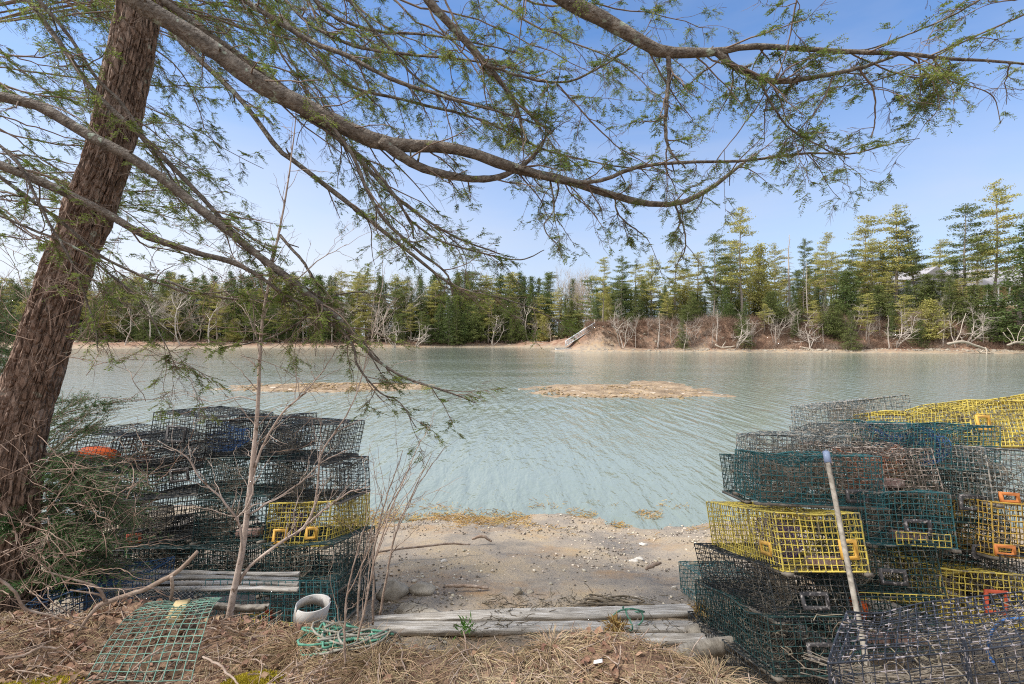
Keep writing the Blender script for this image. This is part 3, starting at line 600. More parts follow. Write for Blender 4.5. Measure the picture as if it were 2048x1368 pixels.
LIMB = [  # par, rows, d0, d1
 (2, [(200,-60,52),(270,0,52),(345,45,50),(430,100,48),(520,165,46),(600,205,44),(690,250,42),(760,280,37),(820,288,30),(880,290,28),(940,300,26),(1010,325,23),(1080,345,21),(1150,360,19),(1230,385,17),(1300,402,15),(1370,400,13),(1430,370,11),(1475,335,8),(1520,300,5)], 2.5, 3.3),
 (2, [(760,280,26),(790,305,24),(850,340,20),(920,357,17),(990,355,15),(1040,335,12),(1080,300,8),(1095,270,4)], 2.83, 3.1),
 (1, [(1030,332,11),(1080,352,10),(1130,362,10),(1200,360,10),(1266,335,9),(1366,323,8),(1490,319,7),(1614,306,6),(1697,308,5),(1770,290,3),(1838,275,2)], 2.98, 3.0),
 (1, [(1060,-60,36),(1130,0,34),(1200,35,33),(1260,70,30),(1310,98,28),(1335,105,26),(1430,103,20),(1500,92,14),(1600,97,13),(1700,103,12),(1800,108,11),(1900,118,9),(2020,128,7),(2090,136,5)], 2.5, 2.6),
 (1, [(1430,103,19),(1470,135,16),(1520,158,15),(1570,164,14),(1640,155,12),(1720,135,10),(1800,108,6)], 2.53, 2.62),
 (1, [(1335,105,13),(1338,150,11),(1335,200,10),(1333,260,9),(1340,300,7),(1370,338,4)], 2.52, 2.55),
 (1, [(1520,160,7),(1550,220,6),(1590,265,5),(1660,300,4),(1700,312,3)], 2.55, 2.6),
 (1, [(1670,150,5),(1645,210,4),(1600,265,3),(1560,300,2)], 2.58, 2.6),
 (1, [(1720,138,6),(1745,180,5),(1748,240,4),(1740,280,3)], 2.6, 2.7),
 (1, [(1595,-20,5),(1580,80,4),(1560,150,3),(1500,240,3),(1440,320,2)], 2.4, 2.7),
 (1, [(2000,-30,6),(1880,40,5),(1760,88,4),(1650,110,3)], 2.4, 2.6),
 (1, [(2090,10,6),(1980,60,5),(1870,110,4),(1760,160,3),(1660,175,2)], 2.4, 2.7),
 (1, [(2090,-10,5),(1990,10,4),(1960,0,3),(1900,-30,3)], 2.4, 2.5),
 (1, [(280,-40,18),(330,5,18),(440,85,17),(580,190,15),(700,300,12),(800,400,8),(900,470,5),(1000,510,3)], 3.3, 3.8),
 (1, [(340,50,14),(367,90,14),(472,190,13),(555,295,12),(600,330,12),(711,417,11),(822,505,8),(911,570,5),(1020,600,3),(1120,640,2)], 3.2, 3.3),
 (2, [(-40,170,34),(0,195,33),(80,215,32),(180,275,30),(250,310,28),(320,355,25),(400,420,22),(470,475,20),(530,525,18),(600,580,15),(660,625,13),(700,665,11),(740,710,8),(800,750,6),(860,770,5),(920,790,4),(950,802,2)], 2.6, 3.0),
 (2, [(-40,310,28),(0,330,27),(80,362,26),(160,400,24),(220,430,22),(290,470,19),(380,500,16),(460,520,13),(510,545,10),(560,580,7),(640,630,5),(720,690,3),(760,740,2)], 2.55, 3.0),
 (1, [(40,-30,15),(61,5,15),(111,72,15),(183,178,14),(267,256,13),(344,333,13),(400,389,12),(500,494,11),(611,578,9),(700,655,6),(760,720,3)], 2.9, 3.1),
 (1, [(60,-20,10),(130,60,10),(190,150,9),(240,205,9),(300,300,7),(340,360,5)], 2.95, 3.1),
 (2, [(-20,340,13),(60,395,12),(130,450,10),(200,510,9),(270,545,7),(350,575,6),(400,585,4),(470,578,3)], 2.6, 2.9),
 (1, [(440,-40,15),(489,0,14),(555,44,13),(628,89,12),(700,117,11),(794,167,9),(911,205,7),(1000,228,5),(1100,260,3)], 3.0, 2.9),
 (1, [(820,-60,21),(855,0,20),(911,61,18),(961,117,15),(989,150,12),(1033,217,8),(1044,300,4)], 2.7, 2.9),
 (1, [(660,-40,8),(700,0,7),(778,94,6),(844,161,5),(944,205,3),(1040,220,2)], 3.0, 3.1),
 (1, [(961,117,8),(978,130,7),(1111,164,6),(1189,139,5),(1267,89,3),(1300,60,2)], 2.8, 2.8),
 (1, [(1111,164,4),(1155,211,4),(1233,289,3),(1330,340,2)], 2.8, 2.9),
 (2, [(600,228,9),(655,261,8),(722,311,8),(783,383,7),(815,440,6),(822,475,4)], 2.8, 2.9),
 (1, [(540,-40,9),(610,40,8),(700,90,8),(800,110,7),(900,118,6),(985,132,4),(1060,150,3)], 3.1, 3.0),
 (1, [(600,-40,10),(650,20,9),(740,60,8),(850,70,6),(960,90,4),(1050,110,3)], 3.2, 3.1),
 (1, [(560,30,8),(680,160,8),(800,200,7),(950,240,6),(1080,300,5),(1200,330,4),(1330,350,2)], 3.3, 3.2),
 (2, [(640,230,10),(700,300,9),(760,420,8),(840,500,7),(900,545,5),(915,590,3)], 2.75, 2.9),
 (2, [(-30,420,9),(60,455,8),(160,500,7),(280,600,5),(330,680,3),(360,740,2)], 2.5, 2.7),
 (2, [(-30,270,10),(40,330,9),(100,440,7),(150,530,6),(190,640,4),(200,700,2)], 2.5, 2.6),
 (1, [(560,470,8),(620,540,7),(640,600,6),(590,650,5),(520,680,4),(450,690,2)], 3.1, 3.0),
 (1, [(330,560,7),(420,590,6),(520,600,5),(620,600,4),(720,585,3),(800,600,2)], 3.1, 3.2),
 (2, [(640,625,7),(700,680,6),(720,740,5),(760,790,4),(800,810,3),(830,860,2)], 2.9, 2.9),
 (1, [(820,440,6),(880,480,5),(960,505,4),(1040,520,3),(1090,500,2)], 3.1, 3.2),
 (1, [(1100,360,5),(1110,420,4),(1090,460,3),(1120,500,2)], 3.0, 3.0),
 (1, [(1350,405,6),(1365,450,5),(1372,500,3),(1350,540,2)], 3.2, 3.2),
 (1, [(1230,385,5),(1240,430,4),(1290,470,3),(1300,480,2)], 3.2, 3.2),
 (1, [(1700,105,5),(1800,150,4),(1880,160,4),(1980,190,3),(2000,250,2)], 2.6, 2.7),
 (1, [(1800,108,5),(1860,150,4),(1880,210,3),(1850,250,2)], 2.6, 2.6),
]
LP = []
for (who, rows, d0, d1) in LIMB:
    p, r = trace(rows, d0, d1, 34); par = hem if who == 1 else hem2
    p = p + np.cumsum(rng.normal(0, .0016, p.shape), 0)
    if who == 2 and rows[0][0] < 210 :          # carry the limb on to its trunk beyond the frame
        j = np.array([-3.3, -.95, p[0, 2] + .5]); e = spline([[*j, r[0] * 1.15], [*((j + p[0]) / 2 + [0, 0, .05]), r[0] * 1.08], [*p[0], r[0]]], 9)
        p = np.vstack([e[:-1, :3], p]); r = np.r_[e[:-1, 3], r]
    if who == 1 and rows[0][1] < 0:             # carry it up to the leaning trunk above the frame
        zt = 5.6 + .4 * rng.random() + max(0, (rows[0][0] - 250)) * .003; j = P(300 + (zt - 5.3) * 95, CY - (zt - EYE) / 3.5 * F, 3.5)
        e = spline([[*j, r[0] * 1.3], [*((j + p[0]) / 2 + [0, -.05, .15]), r[0] * 1.12], [*p[0], r[0]]], 12); p = np.vstack([e[:-1, :3], p]); r = np.r_[e[:-1, 3], r]
    b = MB(); kk = 12 if r[0] > .02 else 6
    rr = r * (1 + .1 * fbm(np.arange(len(r)) * 1.7, np.full(len(r), d0 * 7), 3, 3)); b.tube(p, rr, kk)
    for q in range(int(7 * (r.max() > .012) + 4 * (r.max() > .005))):     # broken stubs
        i = rng.integers(2, len(p) - 2); D = unit(unit(p[i + 1] - p[i]) * .5 + rng.normal(0, .7, 3)); l = r[i] + rng.uniform(.012, .07); w = min(.006, r[i] * .4) * rng.uniform(.6, 1.2); b.tube([p[i], p[i] + D * l * .6, p[i] + D * l], [w * 1.4, w, w * .8], 6)
    LP.append((par, p, r, child(b, 'limb', MT['limb'] if r.max() > .006 else MT['twig'], par)))
# side branches, twigs and needle sprays, one mass of foliage to each limb
def walk(B, D, ln, n, wig, r):
    DD = unit(D[..., None, :] + np.cumsum(r.normal(0, wig, D.shape[:-1] + (n, 3)), -2)); Q = np.cumsum(DD * ln[..., None, None] / (n - 1), -2); return B[..., None, :] + Q - Q[..., :1, :]
def on(Q, r, m, lo):
    """m random points along each polyline: position, direction, parameter"""
    n, k, _ = Q.shape; t = r.uniform(lo, 1, (n, m)); i = np.clip((t * (k - 1)).astype(int), 0, k - 2); f = (t * (k - 1) - i)[..., None]; a = np.arange(n)[:, None]
    return (Q[a, i] * (1 - f) + Q[a, i + 1] * f).reshape(-1, 3), unit(Q[a, i + 1] - Q[a, i]).reshape(-1, 3), t.ravel()
def sprays(par, lim, p, rad, dens, green, r):
    L = np.r_[0, np.cumsum(np.linalg.norm(np.diff(p, axis=0), axis=1))]; n = int(L[-1] * dens) + 2; fo = MB()
    s = L[-1] * (r.random(n) ** .8); i = np.clip(np.searchsorted(L, s) - 1, 0, len(p) - 2); f = ((s - L[i]) / (L[i + 1] - L[i] + 1e-9))[:, None]
    B = p[i] * (1 - f) + p[i + 1] * f; T = unit(p[i + 1] - p[i]); flat = lambda T: unit(np.cross(T, [0, .25, 1.]) + 1e-6) * np.where(r.random(len(T)) < .5, 1, -1)[:, None]
    D = unit(T * r.uniform(.5, 1.1, (n, 1)) + flat(T) * r.uniform(.3, 1.1, (n, 1)) + [.1, .05, -.16] + r.normal(0, .22, (n, 3))); ln = r.uniform(.16, .6, n) * np.clip(.5 + 12 * rad[i], .5, 1.1)
    Q = walk(B, D, ln, 9, .16, r); Q[..., 2] -= np.linspace(0, 1, 9) ** 2 * (ln * r.uniform(0, .22, n))[:, None]
    fo.tubes(Q, np.minimum(rad[i] * .42, .0048)[:, None] * np.linspace(1, .3, 9)[None] + .0007, 4)
    B2, T2, t2 = on(Q, r, 4, .2); D2 = unit(T2 * r.uniform(.5, 1, (len(B2), 1)) + flat(T2) * r.uniform(.4, 1, (len(B2), 1)) + [0, 0, -.1] + r.normal(0, .18, B2.shape)); l2 = np.repeat(ln, 4) * r.uniform(.18, .5, len(B2))
    Q2 = walk(B2, D2, l2, 6, .16, r); Q2[..., 2] -= np.linspace(0, 1, 6) ** 2 * (l2 * .14)[:, None]; fo.tubes(Q2, np.linspace(.0015, .0008, 6)[None], 3)
    QA = np.concatenate([Q2, walk(Q[:, -1], unit(Q[:, -1] - Q[:, -2]), np.full(n, .09), 6, .1, r)]); m = 6; B3, T3, t3 = on(QA, r, m, .12)
    D3 = unit(T3 * .8 + flat(T3) * r.uniform(.4, 1, (len(B3), 1)) + [0, 0, -.2] + r.normal(0, .16, B3.shape)); l3 = r.uniform(.022, .085, len(B3)); Q3 = walk(B3, D3, l3, 4, .1, r); fo.tubes(Q3, np.array([.0010, .0009, .0008, .0006])[None], 3)
    g = np.repeat(r.random(len(QA)) < green, m) & (r.random(len(Q3)) < .88); TQ = Q3[g]
    if len(TQ):
        h = 8; u = np.linspace(.05, 1, h); kk = np.clip((u * 3).astype(int), 0, 2); fu = (u * 3 - kk)[None, :, None]; NB = TQ[:, kk] * (1 - fu) + TQ[:, kk + 1] * fu; ND = unit(TQ[:, kk + 1] - TQ[:, kk]); lt = unit(np.cross(ND, [0, .25, 1.]) + r.normal(0, .12, ND.shape))
        for sg in (1, -1):
            dv = unit(ND * .55 + lt * sg + r.normal(0, .2, ND.shape)) * r.uniform(.011, .02, ND.shape[:2] + (1,)); wv = unit(np.cross(dv, [0, .2, 1.]) + r.normal(0, .3, dv.shape)) * .0027; ok = r.random(ND.shape[:2]) < .92
            fo.leaves(NB[ok], dv[ok], wv[ok], 1)
    for k in range(len(fo.V)): fo.V[k] = fo.V[k] - np.array(par.location)
    fo.build('foliage', [MT['twig'], MT['needle']], lim)
r_ = np.random.default_rng(11)
for (par, p, r, lim) in LP:
    ok = (p[:, 1] > 1.2) & ((p[:, 0] / p[:, 1]) > -1.25) & ((p[:, 2] - EYE) / p[:, 1] < .85)
    if ok.sum() > 3: sprays(par, lim, p[ok], r[ok], 7.5, .68 if par is hem else .5, r_)
# loose sprays farther back on the leaning tree: fine branches crossing the upper left sky
bk = []
for k in range(58):
    x0, y0 = (-70, r_.uniform(-60, 480)) if k % 5 < 2 else (r_.uniform(-20, 950), -60); d = r_.uniform(3.3, 5.0); l = r_.uniform(260, 620); a = math.radians(r_.uniform(10, 62) if x0 > 0 else r_.uniform(-5, 40))
    rows = [(x0, y0, 8), (x0 + .3 * l * math.cos(a), y0 + .36 * l * math.sin(a), 7), (x0 + .6 * l * math.cos(a) + r_.uniform(-25, 25), y0 + .55 * l * math.sin(a) + r_.uniform(-25, 25), 5), (x0 + l * math.cos(a), y0 + l * math.sin(a) + r_.uniform(-20, 50), 2)]
    p, r = trace(rows, d, d + r_.uniform(-.3, .6), 16); p = p + np.cumsum(r_.normal(0, .013, p.shape), 0); bk.append((p, r * .7))
hem3 = empty('hemlock_tree', (-6.9, 5.6, .2)); tag(hem3, 'slim hemlock behind the leaning trunk, its airy branches filling the upper left sky', 'tree')
b = MB(); b.tube([(-7, 5.6, .1), (-6.95, 5.6, 2.5), (-6.8, 5.5, 5), (-6.7, 5.4, 9)], [.1, .09, .07, .03], 12); child(b, 'trunk', MT['bark'], hem3)
for (p, r) in bk:
    j = np.array([-6.75, 5.5, min(8.5, p[0, 2] + .6)]); e = spline([[*j, r[0]], [*((j + p[0]) / 2 + [0, 0, .12]), r[0]], [*p[0], r[0]]], 8); b = MB()
    b.tube(np.vstack([e[:-1, :3], p]), np.r_[e[:-1, 3], r], 5); sprays(hem3, child(b, 'limb', MT['twig'], hem3), p, r, 6, .7, r_)
# ------------------------------------------------------------------ bare sapling, shrubs, brambles, young spruce
def plant(name, label, cat, stems, m, group=None, kids=True, kid_n=3, r=None, part='stem', lead=None, bpart='branch', thin=1):
    """stems: (rows, d0, d1); each stem is one part with its own fine twigs"""
    r = r or rng; p0, _ = trace(stems[0][0], stems[0][1], stems[0][2], 4)
    e = empty(name, p0[0]); tag(e, label, cat, group)
    for k, (rows, d0, d1) in enumerate(stems):
        rows = [(q[0], q[1], q[2] * thin) for q in rows]
        p, rad = trace(rows, d0, d1, 30); p = p + np.cumsum(r.normal(0, .0022, p.shape), 0); b = MB(); b.tube(p, rad, 10 if rad.max() > .012 else 5)
        if kids:
            L = np.linalg.norm(p[-1] - p[0]); n = int(kid_n * L / .25) + 1
            for q in range(n):
                i = r.integers(6, 29); T = unit(p[i] - p[i - 1]); D = unit(T * .8 + r.normal(0, .55, 3) * [1, .7, .8] + [0, 0, .25]); ln = r.uniform(.08, .38)
                c = jitter_line(p[i], p[i] + D * ln, 8, .006, r); b.tube(c, np.linspace(max(.0014, min(.004, rad[i] * .5)), .0008, 8), 4, cap=False)
                for w in range(r.integers(1, 4)):
                    j = r.integers(2, 8); D2 = unit(D + r.normal(0, .6, 3)); b.tube(jitter_line(c[j], c[j] + D2 * ln * r.uniform(.2, .5), 5, .004, r), np.linspace(.0013, .0006, 5), 3, cap=False)
        child(b, lead if (lead and k == 0) else bpart, m, e)
    return e
plant('bare_sapling', 'pale bare forked sapling standing in front of the left trap pile', 'tree', [
 ([(452,1262,40),(458,1240,32),(468,1180,28),(485,1100,26),(498,1000,22),(507,910,20),(514,820,17),(518,740,15),(526,640,13),(540,570,11),(560,470,9),(580,370,7),(592,280,5),(598,200,3)], 3.05, 3.15),
 ([(474,1170,16),(500,1130,15),(560,1085,13),(610,1050,12),(632,1010,10),(640,960,9),(650,900,8),(690,840,6),(720,770,5),(745,680,4),(770,560,2)], 3.08, 2.85),
 ([(610,1050,9),(660,1010,7),(700,985,6),(735,975,4)], 2.95, 2.8),
 ([(505,950,11),(530,880,10),(560,830,9),(600,790,8),(620,770,6),(660,720,4),(700,640,3)], 3.08, 3.0),
 ([(495,1030,10),(540,1000,8),(600,960,7),(640,925,5),(690,900,4)], 3.08, 3.2),
 ([(478,1130,10),(480,1070,11),(465,1030,10),(430,990,9),(400,965,8),(372,920,7),(340,900,4),(310,885,2)], 3.0, 2.9),
 ([(470,1040,8),(500,1010,8),(510,960,6)], 3.0, 3.05),
 ([(523,650,7),(545,600,6),(590,560,5),(640,520,4),(690,490,2)], 3.12, 3.0),
 ([(520,700,6),(500,640,5),(470,600,4),(440,570,2)], 3.12, 3.2),
 ([(514,800,6),(480,790,5),(430,800,3),(380,790,2)], 3.12, 3.2),
], MT['sapling'], lead='trunk', kid_n=3, thin=.58)
r2 = np.random.default_rng(3)
for k, (x, y, x2, y2, d, lab) in enumerate([(700, 1345, 845, 880, 2.5, 'thin bare shoot arching over the rope coil toward the water, tallest of its clump'), (745, 1250, 800, 900, 3.2, 'slender bare shoot beside the beach-side corner of the left pile'), (715, 1290, 770, 980, 2.9, 'bare twiggy shoot rising between rope coil and left pile'), (760, 1230, 862, 905, 3.4, 'bare shoot leaning out over the beach from the left pile'), (690, 1368, 742, 1010, 2.3, 'straight bare stem in front of the rope coil')]):
    xm, ym = (x + x2) / 2 - 20, (y + y2) / 2
    plant('bare_shoot', lab, 'shrub', [([(x, y, 6.5), (xm, ym, 4.5), (x2, y2, 1.5)], d, d + .15), ([(xm, ym, 3), (xm + 40, ym - 90, 2.2), (xm + 95, ym - 170, 1.2)], d + .05, d - .1)], MT['stem'], 'bare shoots at the edge of the beach', kid_n=1.3, r=r2, lead='stem')
# brambles and dead twigs at the trunk foot, each clump its own thing
for k, (cx, cy, d, n, sp, lab) in enumerate([(30, 1010, 2.7, 24, 180, 'tangle of bare brown briar stems against the hemlock trunk'), (100, 1140, 2.75, 12, 160, 'briar tangle in front of the young spruce'), (20, 1190, 2.4, 26, 150, 'low briar tangle at the left edge over the blue trap'), (240, 1010, 2.9, 11, 170, 'thin arching briars in front of the dark left traps'), (120, 640, 2.9, 24, 200, 'fine dead twigs crossing the hemlock trunk at eye level'), (380, 700, 3.0, 22, 220, 'leafless spreading twigs over the water between trunk and sapling')]):
    e = empty('briar_bush', P(cx, cy + 80, d)); tag(e, lab, 'shrub', 'briars and dead twigs round the hemlock')
    for s in range(n):
        b = MB(); x, y = cx + r2.normal(0, sp * .45), cy + r2.normal(0, sp * .35); a = r2.uniform(-2.9, .4); l = r2.uniform(.35, 1) * sp * 1.2
        c = r2.uniform(-.5, .5); dd = d + r2.uniform(-.25, .3)
        q = [P(x + l * t * math.cos(a + c * t), y + l * t * math.sin(a + c * t) * .8, dd + .25 * t * r2.uniform(-1, 1)) for t in np.linspace(0, 1, 6)]
        q = spline(np.array(q), 16) + np.cumsum(r2.normal(0, .004, (16, 3)), 0); b.tube(q, np.linspace(r2.uniform(.0015, .0034) if k < 4 else .002, .001, 16), 5, cap=False)
        for w in range(r2.integers(2, 6)):
            i = r2.integers(3, 15); D = unit(unit(q[i] - q[i - 1]) + r2.normal(0, .7, 3)); b.tube(jitter_line(q[i], q[i] + D * r2.uniform(.06, .22), 6, .006, r2), np.linspace(.0017, .0007, 6), 4, cap=False)
        child(b, 'stem', MT['bramble'], e)
def young_spruce(x0, y0, d, boughs, label, trunkrows):
    e = empty('young_spruce', P(x0, y0, d)); tag(e, label, 'tree'); p, r = trace(trunkrows, d, d, 16); b = MB(); b.tube(p, r, 8); child(b, 'trunk', MT['twig'], e)
    nd = MB(); tw = MB()
    for (a, bx, by, dd) in boughs:
        A = p[a]; B = P(bx, by, dd); q = spline(np.array([A, (A + B) / 2 + [0, 0, .05], B]), 12); tw.tube(q, np.linspace(.006, .002, 12), 5); L = np.linalg.norm(B - A); D = unit(B - A)
        n = 54; i = rng.integers(3, 12, n); sd = unit(np.cross(D, [0, 0, 1.])) * np.where(rng.random(n) < .5, 1, -1)[:, None]
        TB = q[i]; TD = unit(D * rng.uniform(.5, 1.1, (n, 1)) + sd * rng.uniform(.1, 1, (n, 1)) + rng.normal(0, .2, (n, 3)) + [0, 0, -.1]); tl = rng.uniform(.06, .2, n) * min(1.3, L / .45)
        tq = TB[:, None] + TD[:, None] * tl[:, None, None] * np.linspace(0, 1, 4)[None, :, None]; tw.tubes(tq, .0016, 3)
        tq = np.concatenate([tq, q[None, [2, 5, 8, 11]]]); h = 26; u = rng.random((len(tq), h)); k = np.clip((u * 3).astype(int), 0, 2); f = (u * 3 - k)[..., None]; ar = np.arange(len(tq))[:, None]
        NB = tq[ar, k] * (1 - f) + tq[ar, k + 1] * f; ND = unit(tq[ar, k + 1] - tq[ar, k]); dv = unit(ND * .6 + unit(rng.normal(0, 1, ND.shape))) * rng.uniform(.013, .022, ND.shape[:2] + (1,)); wv = unit(np.cross(dv, rng.normal(0, 1, dv.shape))) * .0019
        nd.leaves(NB.reshape(-1, 3), dv.reshape(-1, 3), wv.reshape(-1, 3))
    child(tw, 'twigs', MT['twig'], e); child(nd, 'foliage', MT['spruceneedle'], e, False)
bo = []
for k in range(72):
    t = rng.random(); y = 930 + 240 * t; x = 60 + rng.uniform(.25, 1) * (230 - 50 * t) * (1 if rng.random() < .8 else -.5); bo.append((int(np.clip(2 + t * 12, 0, 15)), x, y + rng.uniform(-10, 40), 3.35 + rng.uniform(-.35, .35)))
young_spruce(70, 1230, 3.4, bo, 'young dark spruce squeezed between hemlock trunk and left trap pile', [(84, 860, 4), (78, 1000, 12), (70, 1230, 22)])
bo = [(i, x, y, 3.8 + .1 * k) for k, (i, x, y) in enumerate([(5, 222, 806), (6, 205, 822), (8, 198, 848), (9, 190, 858), (6, 160, 800), (8, 150, 840), (4, 150, 800)])]
young_spruce(40, 1150, 3.8, bo, 'spruce sprig showing dark fans beyond the trunk over the water', [(45, 740, 4), (43, 900, 9), (40, 1150, 14)])
bo = [(int(rng.integers(2, 13)), rng.uniform(-90, 66), rng.uniform(570, 800), rng.uniform(4.6, 5.2)) for k in range(26)]
young_spruce(-30, 1050, 4.9, bo, 'green conifer at the left edge behind the leaning trunk', [(-30, 540, 4), (-30, 700, 14), (-30, 1050, 26)])
# ------------------------------------------------------------------ trees of the far shore
def frond(b, C, n, sx, sz, r, size=.42, mi=0):
    """n needle tufts scattered in a flat pad round each centre"""
    m = len(C); p = np.repeat(C, n, 0) + r.normal(0, 1, (m * n, 3)) * np.array([sx, sx, sz])
    D = unit(r.normal(0, 1, p.shape) * [1, 1, .45] + [0, 0, .35]) * size * r.uniform(.6, 1.3, (len(p), 1)); Wv = unit(np.cross(D, r.normal(0, 1, p.shape))) * size * .2
    b.leaves(p, D, Wv, mi)
def far_tree(kind, seed, H, mat_='pine'):
    r = np.random.default_rng(seed); e = empty({'pine': 'pine_tree', 'spruce': 'spruce_tree', 'bushy': 'pine_tree', 'snag': 'dead_tree', 'bare': 'bare_tree', 'bowl': 'bare_tree'}[kind])
    tb = MB(); fb = MB(); n = 14; z = np.linspace(0, H, n); R0 = H * .0125 + .02
    sway = np.cumsum(r.normal(0, H * .0045, (n, 2)), 0); sway -= sway[0]; tp = np.column_stack([sway, z])
    tp[:, 0] += (z / H) ** 2 * r.normal(0, H * .02)
    at = lambda h: np.array([np.interp(h, z, tp[:, 0]), np.interp(h, z, tp[:, 1]), h])
    if kind in ('pine', 'spruce', 'bushy', 'snag'):
        tb.tube(tp, np.linspace(R0, .03, n), 8)
        spec = dict(pine=(58, .22, .3), spruce=(110, .05, .21), bushy=(80, .04, .36), snag=(46, .15, .1))[kind]; nb, h0, lm = spec
        for k in range(nb):
            t = (k + r.random()) / nb; h = H * (h0 + (1 - h0) * t * .99); az = k * 2.4 + r.normal(0, .5)
            if kind == 'pine' and r.random() < .18: continue
            if kind == 'pine': L = H * lm * (1 - t) ** .42 * r.uniform(.35, 1.2) * (1 + .35 * math.cos(az - seed)) * (.55 + .45 * math.sin(2.2 * t * 3.1 + seed) ** 2) * min(1, .5 + 2.4 * t) + .35; rise, sag = r.uniform(.0, .35), 0
            elif kind == 'bushy': L = H * lm * (1 - t) ** .7 * r.uniform(.6, 1.1) + .3; rise, sag = r.uniform(.0, .5), 0
            elif kind == 'spruce': L = H * lm * (1 - t) ** .85 * r.uniform(.65, 1.15) + .2; rise, sag = .1, -.25
            else: L = H * lm * (1 - t) * r.uniform(.3, 1.2) + .2; rise, sag = r.uniform(-.3, .3), -.2
            d = np.array([math.cos(az), math.sin(az), 0]); A = at(h); s = np.linspace(0, 1, 5)[:, None]
            q = A + d * L * s + np.array([0, 0, 1]) * L * (rise * s + sag * s * s); q = q + np.cumsum(r.normal(0, L * .02, q.shape), 0) * (s > 0)
            tb.tube(q, np.linspace(.02 + L * .008, .012, 5), 3, cap=False)
            if kind == 'snag' or (kind == 'pine' and t < .12 and r.random() < .6):
                for w in range(3):
                    i = r.integers(1, 5); tb.tube(np.array([q[i], q[i] + unit(r.normal(0, 1, 3) + d) * L * .3]), .012, 3, cap=False)
                continue
            m = max(2, int(L / (.42 if kind != 'spruce' else .5))); u = np.linspace(.3 if kind == 'pine' else .12, 1.02, m)
            c = np.column_stack([np.interp(u, s[:, 0], q[:, j]) for j in range(3)])
            lat = np.array([-d[1], d[0], 0]); c = c + lat * r.normal(0, .16 * L, (m, 1)) * (1.1 - .3 * u[:, None])
            if kind == 'pine': frond(fb, c + [0, 0, .12], 26, .46, .12, r, .36)
            elif kind == 'bushy': frond(fb, c, 22, .4, .2, r, .32)
            else: frond(fb, c - [0, 0, .08], 20, .36, .16, r, .34)
        if kind != 'snag': frond(fb, np.array([at(H * q) for q in (.93, .96, .99)]), 14, .18, .22, r, .4)
    else:
        def grow(p, d, L, R, lev):
            q = [p]; dd = d
            for k in range(4): dd = unit(dd + r.normal(0, .16 if kind == 'bare' else .22, 3) + [0, 0, .05]); q.append(q[-1] + dd * L / 4)
            tb.tube(np.array(q), np.linspace(R, R * .55, 5), 5 if lev == 0 else 3, cap=False)
            if lev >= 4: return
            for k in range(r.integers(3, 5) if lev else 6):
                i = r.integers(1, 5); spread = .75 if kind == 'bare' else 1.1
                grow(q[i], unit(dd + r.normal(0, spread, 3) * [1, 1, .6] + [0, 0, .12]), L * r.uniform(.42, .68), R * .5, lev + 1)
        if kind == 'bare': grow(np.zeros(3), unit(np.array([r.normal(0, .06), r.normal(0, .06), 1])), H * .62, H * .011, 0)
        else:
            for k in range(3): grow(np.zeros(3), unit(np.array([r.normal(0, .5), r.normal(0, .4), 1])), H * .5, H * .014, 1)
    tb.build('trunk', MT['bare'] if kind in ('bare', 'bowl', 'snag') else MT['fartrunk'], e, True)
    if fb.V: fb.build('crown', MT[mat_], e)
    e['H'] = float(H); return e
PROTO = {'pine': [far_tree('pine', 20 + k, 20, ('pine', 'pinedark', 'pine')[k % 3]) for k in range(6)], 'bushy': [far_tree('bushy', 40 + k, 9, ('pine', 'pinedark', 'spruce')[k]) for k in range(3)],
         'spruce': [far_tree('spruce', 50 + k, 18, ('spruce', 'pinedark', 'spruce')[k % 3]) for k in range(5)], 'snag': [far_tree('snag', 60 + k, 14) for k in range(2)],
         'bare': [far_tree('bare', 70 + k, 12) for k in range(3)], 'bowl': [far_tree('bowl', 80 + k, 9) for k in range(2)]}
USED = {}
def put(kind, px, d, top, label, group=None, cat='tree', v=None, wide=1., lean=0., hgt=None, base=None):
    """a tree d metres off whose top reaches photo row `top`"""
    x = G(px, d); z = float(ground_z(x, d)) - .15
    h = hgt or max(2., EYE - (top - CY) / F * d - z); c = PROTO[kind]; i = (v if v is not None else rng.integers(len(c))) % len(c); pr = c[i]
    if (kind, i) in USED: o = copy_tree(pr)
    else: o = pr; USED[(kind, i)] = 1
    s = h / pr['H'] if 'H' in pr else h / HH[(kind, i)]
    o.location = (x, d, z); o.scale = (s * wide, s * wide, s); o.rotation_euler = (0, math.radians(lean), rng.uniform(0, 6.28)) if lean == 0 else (0, math.radians(lean), 0)
    tag(o, label, cat, group); return o
HH = {(k, i): o['H'] for k, c in PROTO.items() for i, o in enumerate(c)}
for c in PROTO.values():
    for o in c: del o['H']
GP = 'pines and spruces on the point across the water'
